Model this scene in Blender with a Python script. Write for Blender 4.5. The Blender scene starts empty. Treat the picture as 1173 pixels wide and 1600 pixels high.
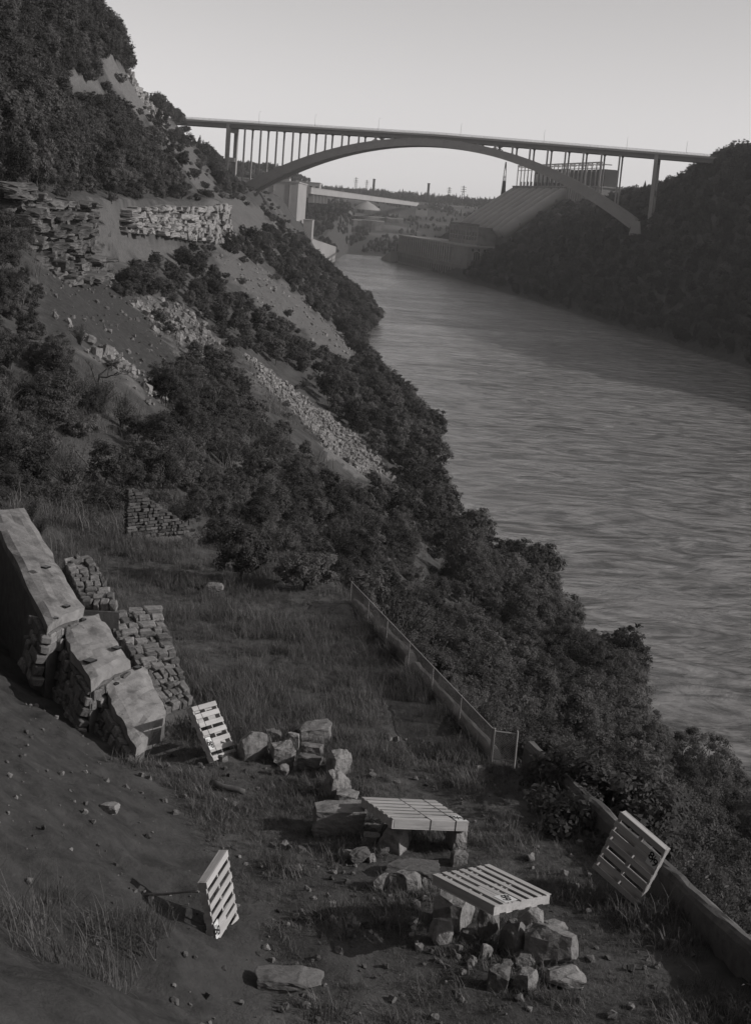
import bpy, bmesh, math, random
import numpy as np
from mathutils import Matrix, Vector
from mathutils.geometry import convex_hull_2d

R = math.radians
random.seed(7)
rng = np.random.default_rng(7)
S = bpy.context.scene
COL = S.collection

# ------------------------------------------------------------------ camera
H = 61.1                                   # eye height above the river (z = 0)
F_PX, PITCH, ROLL = 2303.1, 0.2027058, 0.0785796
PW, PH = 1173.0, 1600.0
_fw = np.array([0, math.cos(PITCH), -math.sin(PITCH)])
_u0 = np.array([0, math.sin(PITCH), math.cos(PITCH)])
_r0 = np.array([1.0, 0, 0])
RT = _r0 * math.cos(ROLL) + _u0 * math.sin(ROLL)
UP = -_r0 * math.sin(ROLL) + _u0 * math.cos(ROLL)
EYE = np.array([0, 0, H])
HAZE = 0.85e-4
cam_d = bpy.data.cameras.new('camera')
cam_d.sensor_fit = 'VERTICAL'
cam_d.sensor_height = 36.0
cam_d.lens = F_PX / PH * 36.0
cam_d.clip_start = 0.5
cam_d.clip_end = 60000
cam = bpy.data.objects.new('camera', cam_d)
COL.objects.link(cam)
M = Matrix(((RT[0], UP[0], -_fw[0], 0), (RT[1], UP[1], -_fw[1], 0), (RT[2], UP[2], -_fw[2], H), (0, 0, 0, 1)))
cam.matrix_world = M
S.camera = cam

# ------------------------------------------------------------------ sky, sun, exposure
SUN_EL, SUN_AZ = R(26), R(-8)             # azimuth measured from +x towards +y
w = bpy.data.worlds.new('World')
S.world = w
w.use_nodes = True
nt = w.node_tree
nt.nodes.clear()
sky = nt.nodes.new('ShaderNodeTexSky')
sky.sky_type = 'NISHITA'
sky.sun_disc = False
sky.sun_elevation = SUN_EL
sky.sun_rotation = R(90) - SUN_AZ
sky.dust_density = 0.3
sky.ozone_density = 1.0
bw = nt.nodes.new('ShaderNodeRGBToBW')     # black-and-white film: the sky as grey values
tint = nt.nodes.new('ShaderNodeMix')
tint.data_type = 'RGBA'
tint.blend_type = 'MULTIPLY'
tint.inputs[0].default_value = 1.0
tint.inputs[7].default_value = (1.0, 0.975, 0.975, 1)
bg = nt.nodes.new('ShaderNodeBackground')
bg.inputs[1].default_value = 0.125
wo = nt.nodes.new('ShaderNodeOutputWorld')
nt.links.new(sky.outputs[0], bw.inputs[0])
nt.links.new(bw.outputs[0], tint.inputs[6])
nt.links.new(tint.outputs[2], bg.inputs[0])
nt.links.new(bg.outputs[0], wo.inputs[0])
sl = bpy.data.lights.new('sun', 'SUN')
sl.energy = 2.75
sl.angle = R(0.5)
sl.color = (1.0, 0.985, 0.97)
sun = bpy.data.objects.new('sun', sl)
COL.objects.link(sun)
sd = Vector((math.cos(SUN_EL) * math.cos(SUN_AZ), math.cos(SUN_EL) * math.sin(SUN_AZ), math.sin(SUN_EL)))
sun.rotation_euler = sd.to_track_quat('Z', 'Y').to_euler()
sun.location = (300, -60, 400)
S.view_settings.view_transform = 'Standard'
S.view_settings.look = 'None'
S.view_settings.exposure = 0.12
S.view_settings.gamma = 1.0
S.view_settings.use_curve_mapping = False
S.cycles.max_bounces = 6
S.cycles.diffuse_bounces = 2
S.cycles.volume_bounces = 0
S.cycles.transparent_max_bounces = 8

# ------------------------------------------------------------------ helpers
def proj(P):
    P = np.atleast_2d(np.asarray(P, float)) - EYE
    d = P @ _fw
    d = np.where(np.abs(d) < 1e-6, 1e-6, d)
    return np.stack([PW / 2 + F_PX * (P @ RT) / d, PH / 2 - F_PX * (P @ UP) / d, d], -1)
def ray(px, py):
    return _fw + RT * ((px - PW / 2) / F_PX) - UP * ((py - PH / 2) / F_PX)
def at_z(px, py, z):
    v = ray(px, py)
    return EYE + v * ((z - H) / v[2])
def at_y(px, py, y):
    v = ray(px, py)
    return EYE + v * (y / v[1])
def sstep(a, b, x):
    t = np.clip((x - a) / (b - a), 0, 1)
    return t * t * (3 - 2 * t)

class Noise:
    def __init__(s, seed):
        s.g = np.random.default_rng(seed).random((256, 256))
    def __call__(s, x, y):
        x = np.asarray(x, float); y = np.asarray(y, float)
        xi = np.floor(x).astype(int); yi = np.floor(y).astype(int)
        fx = x - xi; fy = y - yi
        fx = fx * fx * (3 - 2 * fx); fy = fy * fy * (3 - 2 * fy)
        g = s.g
        a = g[xi % 256, yi % 256]; b = g[(xi + 1) % 256, yi % 256]
        c = g[xi % 256, (yi + 1) % 256]; d = g[(xi + 1) % 256, (yi + 1) % 256]
        return (a * (1 - fx) + b * fx) * (1 - fy) + (c * (1 - fx) + d * fx) * fy - 0.5
    def fbm(s, x, y, o=4):
        t = 0; a = 1.0; f = 1.0
        for k in range(o):
            t = t + a * s(x * f + 17.3 * k, y * f + 5.1 * k); a *= 0.5; f *= 2.03
        return t
N1, N2, N3 = Noise(1), Noise(2), Noise(3)

def setp(o, label=None, cat=None, group=None, kind=None):
    if label: o['label'] = label
    if cat: o['category'] = cat
    if group: o['group'] = group
    if kind: o['kind'] = kind
    return o

def mk_mesh(name, V, F, mats=None, smooth=False, fm=None):
    me = bpy.data.meshes.new(name)
    V = np.asarray(V, np.float32).reshape(-1, 3)
    if isinstance(F, np.ndarray) and F.ndim == 2:
        n, k = F.shape
        me.vertices.add(len(V)); me.vertices.foreach_set('co', V.ravel())
        me.loops.add(n * k); me.loops.foreach_set('vertex_index', F.astype(np.int32).ravel())
        me.polygons.add(n)
        me.polygons.foreach_set('loop_start', np.arange(0, n * k, k, dtype=np.int32))
        me.update(calc_edges=True)
    else:
        me.from_pydata([tuple(map(float, v)) for v in V], [], [tuple(map(int, f)) for f in F])
        me.update()
    for m in (mats if isinstance(mats, (list, tuple)) else [mats] if mats else []):
        me.materials.append(m)
    if fm is not None:
        me.polygons.foreach_set('material_index', np.asarray(fm, np.int32))
    if smooth:
        me.polygons.foreach_set('use_smooth', np.ones(len(me.polygons), bool))
    return me
def link(name, me, parent=None, loc=None, rot=None, scale=None):
    o = bpy.data.objects.new(name, me)
    COL.objects.link(o)
    if parent is not None: o.parent = parent
    if loc is not None: o.location = tuple(float(v) for v in loc)
    if rot is not None: o.rotation_euler = tuple(float(v) for v in rot)
    if scale is not None: o.scale = (scale,) * 3 if np.isscalar(scale) else tuple(float(v) for v in scale)
    return o
def empty(name, loc, label=None, cat=None, group=None, kind=None):
    o = bpy.data.objects.new(name, None)
    o.empty_display_size = 0.3
    COL.objects.link(o)
    o.location = tuple(float(v) for v in loc)
    return setp(o, label, cat, group, kind)

class MB:                                   # collects shapes for ONE mesh
    def __init__(s): s.V = []; s.F = []; s.n = 0
    def add(s, V, F):
        s.V += [tuple(map(float, v)) for v in V]
        s.F += [tuple(int(i) + s.n for i in f) for f in F]
        s.n = len(s.V)
        return s
    def hexa(s, P):                         # 8 corners: bottom ring 0-3, top ring 4-7
        return s.add(P, [(3, 2, 1, 0), (4, 5, 6, 7), (0, 1, 5, 4), (1, 2, 6, 5), (2, 3, 7, 6), (3, 0, 4, 7)])
    def box(s, c, d, ax=None):
        c = np.asarray(c, float); d = np.asarray(d, float) / 2
        A = np.eye(3) if ax is None else np.asarray(ax, float)
        P = [c + A[0] * sx * d[0] + A[1] * sy * d[1] + A[2] * sz * d[2]
             for sz in (-1, 1) for sx, sy in ((-1, -1), (1, -1), (1, 1), (-1, 1))]
        return s.hexa(P)
    def beam(s, a, b, wd, ht, up=(0, 0, 1)):
        a = np.asarray(a, float); b = np.asarray(b, float)
        x = b - a; L = np.linalg.norm(x); x = x / L
        y = np.cross(up, x); y = y / (np.linalg.norm(y) + 1e-9); z = np.cross(x, y)
        return s.box((a + b) / 2, (L, wd, ht), (x, y, z))
    def tube(s, pts, rad, n=6, cap=True):
        pts = [np.asarray(p, float) for p in pts]
        rad = [rad] * len(pts) if np.isscalar(rad) else rad
        V = []; F = []
        for i, p in enumerate(pts):
            d = pts[min(i + 1, len(pts) - 1)] - pts[max(i - 1, 0)]
            d = d / (np.linalg.norm(d) + 1e-9)
            u = np.cross(d, (0, 0, 1) if abs(d[2]) < 0.9 else (1, 0, 0)); u /= np.linalg.norm(u)
            v = np.cross(d, u)
            for k in range(n):
                a = 2 * math.pi * k / n
                V.append(p + (u * math.cos(a) + v * math.sin(a)) * rad[i])
        for i in range(len(pts) - 1):
            for k in range(n):
                F.append((i * n + k, i * n + (k + 1) % n, (i + 1) * n + (k + 1) % n, (i + 1) * n + k))
        if cap:
            F.append(tuple(range(n - 1, -1, -1))); F.append(tuple((len(pts) - 1) * n + k for k in range(n)))
        return s.add(V, F)
    def mesh(s, name, mats, smooth=False): return mk_mesh(name, s.V, s.F, mats, smooth)
    def build(s, name, mats, parent=None, smooth=False, loc=None):
        return link(name, s.mesh(name, mats, smooth), parent, loc)

# ------------------------------------------------------------------ materials (grey values of black-and-white film)
def grey(v, warm=1.0):
    return (v, v * (1 - 0.034 * warm), v * (1 - 0.045 * warm), 1)
def material(name, v, var=0.25, scale=1.0, rough=0.9, bump=0.0, bscale=None, warm=1.0, obj_var=0.0, coords='Object',
             detail=6.0, stretch=None, second=None, spec=0.2, attr=None):
    """noise-mottled material; second=(value, noise scale, lo, hi) adds stains with a shape of their own; attr mixes to a value"""
    m = bpy.data.materials.new(name); m.use_nodes = True
    n = m.node_tree.nodes; l = m.node_tree.links
    b = n['Principled BSDF']
    b.inputs['Roughness'].default_value = rough
    b.inputs['Specular IOR Level'].default_value = spec
    tc = n.new('ShaderNodeTexCoord'); mp = n.new('ShaderNodeMapping')
    l.new(tc.outputs[coords], mp.inputs[0])
    if stretch: mp.inputs['Scale'].default_value = stretch
    nz = n.new('ShaderNodeTexNoise'); nz.inputs['Scale'].default_value = scale; nz.inputs['Detail'].default_value = detail
    nz.inputs['Roughness'].default_value = 0.62
    l.new(mp.outputs[0], nz.inputs[0])
    cr = n.new('ShaderNodeValToRGB')
    cr.color_ramp.elements[0].position = 0.28; cr.color_ramp.elements[0].color = grey(v * (1 - var), warm)
    cr.color_ramp.elements[1].position = 0.72; cr.color_ramp.elements[1].color = grey(v * (1 + var), warm)
    l.new(nz.outputs['Fac'], cr.inputs[0])
    col = cr.outputs[0]
    def mix(fac, a, bcol):
        x = n.new('ShaderNodeMix'); x.data_type = 'RGBA'
        l.new(fac, x.inputs[0]); l.new(a, x.inputs[6])
        if isinstance(bcol, tuple): x.inputs[7].default_value = bcol
        else: l.new(bcol, x.inputs[7])
        return x.outputs[2]
    for sec in ([second] if isinstance(second, tuple) else (second or [])):
        n2 = n.new('ShaderNodeTexNoise'); n2.inputs['Scale'].default_value = sec[1]; n2.inputs['Detail'].default_value = 8
        n2.inputs['Roughness'].default_value = 0.65
        l.new(mp.outputs[0], n2.inputs[0])
        mr = n.new('ShaderNodeMapRange'); mr.inputs[1].default_value = sec[2]; mr.inputs[2].default_value = sec[3]
        l.new(n2.outputs['Fac'], mr.inputs[0])
        col = mix(mr.outputs[0], col, grey(sec[0], warm))
    for at in (attr or []):
        an = n.new('ShaderNodeAttribute'); an.attribute_name = at[0]
        c2 = n.new('ShaderNodeValToRGB')
        c2.color_ramp.elements[0].position = 0.3; c2.color_ramp.elements[0].color = grey(at[1] * 0.55, warm)
        c2.color_ramp.elements[1].position = 0.7; c2.color_ramp.elements[1].color = grey(at[1] * 1.5, warm)
        n3 = n.new('ShaderNodeTexNoise'); n3.inputs['Scale'].default_value = at[2]; n3.inputs['Detail'].default_value = 8
        n3.inputs['Roughness'].default_value = 0.7
        l.new(mp.outputs[0], n3.inputs[0]); l.new(n3.outputs['Fac'], c2.inputs[0])
        col = mix(an.outputs['Fac'], col, c2.outputs[0])
    if obj_var:
        oi = n.new('ShaderNodeObjectInfo'); mr = n.new('ShaderNodeMapRange')
        mr.inputs[3].default_value = 1 - obj_var; mr.inputs[4].default_value = 1 + obj_var
        l.new(oi.outputs['Random'], mr.inputs[0])
        x = n.new('ShaderNodeMix'); x.data_type = 'RGBA'; x.blend_type = 'MULTIPLY'; x.inputs[0].default_value = 1
        l.new(col, x.inputs[6]); l.new(mr.outputs[0], x.inputs[7])
        col = x.outputs[2]
    l.new(col, b.inputs['Base Color'])
    if bump:
        nb = n.new('ShaderNodeTexNoise'); nb.inputs['Scale'].default_value = bscale or scale * 3; nb.inputs['Detail'].default_value = 8
        nb.inputs['Roughness'].default_value = 0.65
        l.new(mp.outputs[0], nb.inputs[0])
        bp = n.new('ShaderNodeBump'); bp.inputs['Strength'].default_value = 0.8; bp.inputs['Distance'].default_value = bump
        l.new(nb.outputs['Fac'], bp.inputs['Height']); l.new(bp.outputs[0], b.inputs['Normal'])
    return m

M_EARTH = material('earth', 0.065, 0.45, 0.35, bump=0.14, bscale=2.6, detail=12,
                   attr=[('bare', 0.14, 1.3), ('dirt', 0.046, 1.6), ('sod', 0.075, 2.5)])
def leafy(m, amount=0.4):
    n = m.node_tree.nodes; l = m.node_tree.links; b = n['Principled BSDF']; out = n['Material Output']
    src = b.inputs['Base Color'].links[0].from_socket
    tr = n.new('ShaderNodeBsdfTranslucent'); l.new(src, tr.inputs[0])
    mx = n.new('ShaderNodeMixShader'); mx.inputs[0].default_value = amount
    l.new(b.outputs[0], mx.inputs[1]); l.new(tr.outputs[0], mx.inputs[2]); l.new(mx.outputs[0], out.inputs[0])
    return m
M_LEAF = leafy(material('leaf', 0.125, 0.3, 0.8, rough=0.8, obj_var=0.5, spec=0.12))
M_LEAF_DARK = leafy(material('dark leaf', 0.09, 0.3, 0.8, rough=0.8, obj_var=0.48, spec=0.12))
M_NEEDLE = leafy(material('needle', 0.055, 0.3, 0.8, rough=0.8, obj_var=0.25, spec=0.1), 0.25)
M_BARK = material('bark', 0.09, 0.3, 3, bump=0.02, stretch=(1, 1, 0.2))
M_GRASS = leafy(material('grass', 0.16, 0.3, 0.5, obj_var=0.4, spec=0.1), 0.35)
M_STONE = material('limestone', 0.23, 0.36, 1.4, bump=0.03, bscale=5, obj_var=0.25, second=(0.14, 2.0, 0.52, 0.7))
M_STRATA = material('dark bedded rock', 0.125, 0.4, 0.9, bump=0.06, bscale=3, obj_var=0.45, second=(0.05, 1.2, 0.48, 0.62))
M_QUARRY = material('quarry rock', 0.2, 0.35, 0.12, second=(0.1, 0.08, 0.5, 0.65))
M_BOULDER = material('boulder stone', 0.22, 0.34, 2.2, bump=0.06, bscale=6, obj_var=0.34, detail=10, second=[(0.09, 2.2, 0.5, 0.66), (0.33, 5.0, 0.62, 0.74)])
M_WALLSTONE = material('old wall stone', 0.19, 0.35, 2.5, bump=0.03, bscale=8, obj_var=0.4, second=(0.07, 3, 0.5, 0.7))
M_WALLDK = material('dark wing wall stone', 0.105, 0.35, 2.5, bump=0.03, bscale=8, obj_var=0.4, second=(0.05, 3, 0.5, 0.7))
M_MORTAR = material('wall core rubble', 0.12, 0.3, 3, bump=0.03)
M_CAP = material('weathered concrete', 0.24, 0.26, 2.4, bump=0.035, bscale=9, second=[(0.13, 1.3, 0.52, 0.66), (0.06, 5.5, 0.64, 0.72)])
M_CONC = material('concrete', 0.33, 0.10, 0.12, bump=0.0, second=(0.24, 0.06, 0.5, 0.75))
M_STEEL = material('bridge steel', 0.30, 0.10, 0.1, rough=0.65, second=(0.23, 0.3, 0.55, 0.75))
M_STEELD = material('bridge deck steel', 0.2, 0.10, 0.1, rough=0.7)
M_PLANT = material('power house concrete', 0.21, 0.18, 0.05, second=(0.11, 0.15, 0.5, 0.7))
M_APRON = material('stained apron concrete', 0.06, 0.25, 0.06, second=(0.035, 0.1, 0.5, 0.7))
M_PLANTD = material('dark plant steel', 0.06, 0.2, 0.1)
M_GLASS = material('dark window', 0.02, 0.2, 0.3, rough=0.2, spec=0.5)
M_WOOD = material('pallet wood', 0.40, 0.2, 1.2, bump=0.004, bscale=14, stretch=(0.6, 6, 6), obj_var=0.12, second=[(0.27, 1.4, 0.52, 0.72), (0.12, 4.0, 0.66, 0.75)])
M_WOODOLD = material('grey weathered wood', 0.2, 0.3, 3, stretch=(1, 8, 8))
M_PLATE = material('white label', 0.6, 0.05, 3, warm=0.3)
M_INK = material('black ink', 0.02, 0.1, 3)
M_METAL = material('galvanised steel', 0.28, 0.2, 4, rough=0.5, spec=0.5)

# ------------------------------------------------------------------ terrain
def I(y, ys, vs): return np.interp(y, ys, vs)
def x_shore(y):
    return I(y, [-100, 0, 40, 80, 130, 168, 200, 241, 262, 282, 319, 402, 494, 614, 700, 812, 950, 1093, 1400, 1783, 2087],
             [95, 80, 63, 52, 44, 38, 35, 27, 20, 13, 12, 14, 2, -12, -14, -8, -16, -36, -62, -85, -95]) + 2.0 * N1(np.asarray(y) / 22.0, 3.3)
def x_ledge(y):
    return I(y, [0, 100, 180, 230, 250, 262, 300, 350, 430, 500, 520, 560, 700, 900, 1140, 1700],
             [-52, -52, -53, -51, -52, -60, -63, -64, -62, -57, -64, -72, -80, -88, -108, -120])
def x_rim(y):
    return I(y, [0, 100, 300, 500, 700, 900, 1150, 1260, 1700], [-76, -82, -92, -101, -130, -155, -168, -215, -250])
def x_shore2(y):
    return I(y, [0, 400, 600, 750, 894, 1199, 1400, 1522, 1650, 1777, 1800], [260, 225, 190, 166, 150, 106, 72, 56, 33, 4, 4]) + 3 * N2(np.asarray(y) / 40.0, 1.7)
def x_rim2(y):
    return I(y, [0, 400, 600, 850, 1000, 1065, 1200, 1400, 1500, 1600, 1800], [420, 390, 325, 256, 230, 227, 220, 195, 190, 175, 170])
def bench_z(y): return 47.2 - 0.04 * (y - 20)
def x_base(y):
    return I(y, [0, 20, 24.75, 33.75, 36.5, 40, 48, 55, 66, 80, 110], [-7, -1.0, -1.2, -4.4, -6.7, -8.3, -11.6, -13.8, -13, -13, -15])
def x_edge(y):
    return np.where(y < 38.2, 4.6 + (38.2 - y) * 0.29, 3.9 - (y - 38.2) * 0.244)
def terrain(x, y):
    x = np.asarray(x, float); y = np.asarray(y, float)
    xs, xl, xr, xs2, xr2 = x_shore(y), x_ledge(y), x_rim(y), x_shore2(y), x_rim2(y)
    led = sstep(170, 215, y) * (1 - sstep(505, 545, y))         # how far the ledge stands out as a cliff
    zl_top = I(y, [0, 520, 700, 1140, 1700], [58.5, 58.5, 60, 65, 65])
    zf = np.where(led > 0, 46 + (1 - led) * 6, 52)
    fx = xl + 2.5 + (1 - led) * 8
    U = xs - fx
    xk = [np.full_like(x, -9000.0), xr - 25, xr, xr + 6, xl - 9, xl, fx, xs - 0.72 * U, xs - 0.14 * U, xs, xs + 14,
          xs2 - 14, xs2, xs2 + 10, xs2 + 0.55 * (xr2 - xs2), xr2, xr2 + 40, np.full_like(x, 9000.0)]
    pw = sstep(1430, 1490, y) * (1 - sstep(1760, 1800, y))      # the power station's cut into the right bank
    z15 = I(y, [0, 1080, 1180, 1300, 1420, 1800], [113, 113, 97, 86, 84, 84])
    xk[13] = xs2 + 10 - 7 * pw; xk[14] = xk[14] * (1 - pw) + (xs2 + 62) * pw
    xk[15] = xr2 * (1 - pw) + (xs2 + 118) * pw; xk[16] = xk[15] + 40
    c = lambda v: np.full_like(x, v)
    zk = [c(117), c(116), c(113), c(101), zl_top + 3, zl_top, zf, 0.72 * zf, 5.5 + c(0), c(0), c(-5), c(-5), c(0),
          9 + 0 * x, 62 * (1 - pw) + 10 * pw, z15, z15 + 3, z15 + 3]
    z = np.zeros_like(x)
    for k in range(len(xk) - 1):
        a, b = xk[k], np.maximum(xk[k + 1], xk[k] + 0.01)
        m = (x >= a) & (x < b)
        t = np.clip((x - a) / (b - a), 0, 1)
        z = np.where(m, zk[k] + (zk[k + 1] - zk[k]) * t, z)
    land = sstep(-1, 12, np.maximum(xs - x, x - xs2))
    flat = 1 - 0.75 * np.clip(sstep(108, 114, z), 0, 1)
    big = 3.2 * N1.fbm(x / 26, y / 34, 4) + 1.3 * N2.fbm(x / 7, y / 9, 3)
    gul = 2.2 * N3.fbm(x / 70 + 3, y / 14, 3) * sstep(62, 75, z) * (1 - sstep(105, 112, z))
    calm = 1 - 0.85 * led * np.exp(-((x - xl - 6) / 9) ** 2)
    z = z + (big + gul) * land * flat * (1 - pw) * calm
    # the valley bottom turns away: far bank and plain
    fy = sstep(1790, 1960, y)
    zfar = I(y + 30 * N1.fbm(x / 120, y / 120, 3), [1900, 2050, 2300, 2500, 2800, 3200, 6000], [-4, 9, 24, 40, 66, 82, 84])
    zfar = zfar + 5 * N2.fbm(x / 60, y / 60, 4) * sstep(2000, 2200, y) * (1 - sstep(3000, 3600, y))
    zfar = np.maximum(zfar, 84 * sstep(70, 190, x)); zfar = np.maximum(zfar, 100 * sstep(-95, -170, x) * (1 - sstep(2600, 3600, y)))
    z = z * (1 - fy) + zfar * fy
    hk = sstep(-40, -84, x) * sstep(1520, 1600, y) * (1 - sstep(2500, 2700, y))
    z = np.maximum(z, -60 * (1 - hk) + (I(y, [1500, 1600, 1800, 2000, 2300, 2700], [0, 14, 32, 46, 56, 60]) + 4 * N2.fbm(x / 40, y / 50, 3)) * hk)
    z = z + 6.5 * np.exp(-((x + 6) / 15) ** 2 - ((y - 1806) / 30) ** 2)
    # near bench cut into the bank (the old roadbed)
    g = bench_z(y) + np.maximum(22 - y, 0) * 0.55
    xb, xe = x_base(y), x_edge(y)
    left = g + np.log1p(np.exp(np.clip(1.6 * (xb - 0.3 - x + 0.7 * N2.fbm(x / 1.6, y / 1.6, 3)), -30, 30))) / 1.6 * I(y, [30, 50, 62, 80], [0.52, 0.5, 0.36, 0.24])
    tr = np.clip((x - xe - 0.25) / np.maximum(xs - xe, 1), 0, 1)
    right = (g - 1.1) * (1 - tr) ** 1.12
    zb = np.where(x < xe, left, np.where(x < xe + 0.25, g + (x - xe) / 0.25 * -1.1, right))
    zb = np.where(x > xs, z, zb)
    rough = 0.26 * N2.fbm(x / 1.7, y / 1.7, 4) + 0.075 * N3.fbm(x * 2.3, y * 2.3, 3) + (0.5 * N1.fbm(x / 5, y / 5, 3)) * np.clip(sstep(0, 4, xb - x) + sstep(0.5, 6, x - xe), 0, 1)
    rill = sstep(0, 1.5, xb - x) * (y < 45)
    zb = zb + rough + rill * (0.16 * N3.fbm(x / 2.2, (y + 0.3 * x) * 1.1, 4) + 0.05 * N1.fbm(x * 3, y * 3, 3))
    nb = 1 - sstep(63, 100, y)
    nb = nb * (1 - sstep(xs - 12, xs, x)) * sstep(-62, -40, x)
    return z * (1 - nb) + zb * nb

def on_ground(px, py, dmin=12.0, dmax=3500.0):
    v = ray(px, py)
    d = np.exp(np.linspace(math.log(dmin), math.log(dmax), 2600))
    P = EYE + v * d[:, None]
    below = P[:, 2] < terrain(P[:, 0], P[:, 1])
    i = int(np.argmax(below))
    if not below[i]: return at_z(px, py, 46.0)
    a, b = d[max(i - 1, 0)], d[i]
    for _ in range(14):
        m = (a + b) / 2; p = EYE + v * m
        if p[2] < terrain(p[0], p[1]): b = m
        else: a = m
    return EYE + v * b
def zat(x, y): return float(terrain(np.array([x]), np.array([y]))[0])
def world_poly(pts):
    return np.array([on_ground(*p)[:2] for p in pts])
def in_poly(x, y, poly):
    x = np.asarray(x); y = np.asarray(y)
    c = np.zeros(x.shape, bool)
    j = len(poly) - 1
    for i in range(len(poly)):
        xi, yi = poly[i]; xj, yj = poly[j]
        c ^= ((yi > y) != (yj > y)) & (x < (xj - xi) * (y - yi) / (yj - yi + 1e-12) + xi)
        j = i
    return c

# ground kinds, outlined on the hillside itself
POLY = {k: world_poly(v) for k, v in dict(
    talus=[(335, 392), (400, 415), (455, 455), (515, 505), (562, 548), (545, 565), (480, 525), (420, 480), (360, 440)],
    path=[(140, 318), (235, 318), (215, 345), (240, 375), (300, 405), (240, 415), (190, 410), (140, 430), (120, 370)],
    scree=[(385, 558), (430, 570), (470, 600), (525, 655), (615, 745), (570, 742), (530, 705), (470, 645), (430, 610)],
    upper_scree=[(205, 462), (265, 475), (335, 520), (345, 540), (300, 548), (240, 510)],
    chute=[(70, 430), (165, 435), (235, 500), (280, 560), (250, 640), (200, 590), (120, 530), (70, 520)],
    stones=[(100, 505), (150, 540), (210, 575), (262, 632), (245, 640), (190, 590), (140, 555)],
    shelf=[(325, 300), (375, 312), (440, 345), (430, 368), (375, 362), (330, 335)],
    crest=[(158, 78), (185, 95), (252, 172), (240, 190), (205, 168), (168, 130)],
    bank_patch=[(495, 500), (530, 515), (555, 548), (535, 552), (505, 530)],
).items()}

def grid_axis(segs):
    out = []
    for a, b, s in segs:
        n = max(1, int(round((b - a) / s)))
        out += list(np.linspace(a, b, n, endpoint=False))
    out.append(segs[-1][1])
    return np.array(out)
GX = grid_axis([(-1700, -400, 110), (-400, -160, 16), (-160, -75, 2.2), (-75, -22, 1.1), (-22, -13, 0.5), (-13, 9.5, 0.22),
                (9.5, 40, 1.0), (40, 110, 3.0), (110, 280, 4.5), (280, 420, 20), (420, 1700, 120)])
GY = grid_axis([(-300, -20, 28), (-20, 14, 3), (14, 68, 0.22), (68, 130, 0.8), (130, 320, 1.9), (320, 640, 3.6), (640, 1250, 6.5), (1250, 1800, 9),
                (1800, 3600, 22), (3600, 4600, 120)])
XX, YY = np.meshgrid(GX, GY)
ZZ = terrain(XX, YY)
IMG = dict(talus=[(335, 392), (400, 415), (455, 455), (515, 505), (562, 548), (545, 565), (480, 525), (420, 480), (360, 440)],
    path=[(140, 318), (235, 318), (215, 345), (240, 375), (300, 405), (240, 415), (190, 410), (140, 430), (120, 370)],
    scree=[(380, 552), (435, 568), (475, 598), (530, 652), (618, 745), (566, 750), (520, 712), (460, 652), (415, 610)],
    upper_scree=[(205, 462), (265, 475), (335, 520), (345, 540), (300, 548), (240, 510)],
    chute=[(66, 430), (165, 435), (235, 500), (280, 560), (250, 640), (200, 590), (120, 530), (66, 520)],
    stones=[(100, 505), (150, 540), (210, 575), (262, 632), (245, 640), (190, 590), (140, 555)],
    shelf=[(325, 300), (375, 312), (440, 345), (430, 368), (375, 362), (330, 335)],
    crest=[(158, 78), (185, 95), (252, 172), (240, 190), (205, 168), (168, 130)], crest3=[(222, 180), (262, 190), (300, 225), (340, 295), (310, 300), (268, 240)], crest2=[(103, 108), (160, 140), (158, 154), (108, 138)],
    bank_patch=[(495, 500), (530, 515), (555, 548), (535, 552), (505, 530)])
RNG = dict(talus=(250, 1000), path=(200, 520), scree=(150, 330), upper_scree=(180, 420), chute=(90, 330), stones=(100, 330), shelf=(500, 1150), crest=(420, 1000), crest2=(300, 700), crest3=(560, 1150), bank_patch=(400, 1000))
def on_patch(k, x, y, z, wobble=9.0):
    """is this point of the hillside inside the bare patch k (outlined as it is seen from the bench)"""
    p = proj(np.stack([np.ravel(x), np.ravel(y), np.ravel(z)], -1))
    yy = np.ravel(y); xx = np.ravel(x)
    dx = wobble * 2 * N1.fbm(p[:, 0] / 14, p[:, 1] / 14, 3); dy = wobble * 2 * N2.fbm(p[:, 0] / 14 + 7, p[:, 1] / 14, 3)
    r = in_poly(p[:, 0] + dx, p[:, 1] + dy, np.array(IMG[k], float)) & (p[:, 2] > 5) & (yy > RNG[k][0]) & (yy < RNG[k][1]) & (xx < 60)
    return r.reshape(np.shape(x))
a_bare = np.zeros_like(ZZ); a_dirt = np.zeros_like(ZZ); a_sod = np.zeros_like(ZZ)
for k, amt in (('talus', .6), ('path', .55), ('scree', 1.0), ('upper_scree', .8), ('stones', .9), ('shelf', .6), ('crest', .9), ('crest2', .8), ('crest3', .6), ('bank_patch', .5)):
    a_bare = np.maximum(a_bare, on_patch(k, XX, YY, ZZ) * amt)
a_bare = np.maximum(a_bare, 0.75 * sstep(0.1, 0.5, N3.fbm(XX / 18 + 4, YY / 40, 4)) * (YY > 150) * (YY < 1300) * (XX < 60) * (ZZ < 60))
a_bare = np.maximum(a_bare, 0.9 * sstep(0.05, 0.35, N2.fbm(XX / 90, YY / 60, 4)) * (YY > 2150) * (YY < 3100))
a_dirt = np.maximum(sstep(-0.2, 1.2, x_base(YY) - XX + 1.6 * N1.fbm(XX / 1.5, YY / 1.5, 3)) * (YY < 45), on_patch('chute', XX, YY, ZZ) * 1.0)
a_sod = ((XX > x_base(YY)) & (XX < x_edge(YY) + 1) & (YY > 30) & (YY < 70)).astype(float)
ny, nx = ZZ.shape
idx = np.arange(ny * nx).reshape(ny, nx)
quads = np.stack([idx[:-1, :-1], idx[:-1, 1:], idx[1:, 1:], idx[1:, :-1]], -1).reshape(-1, 4)
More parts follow.
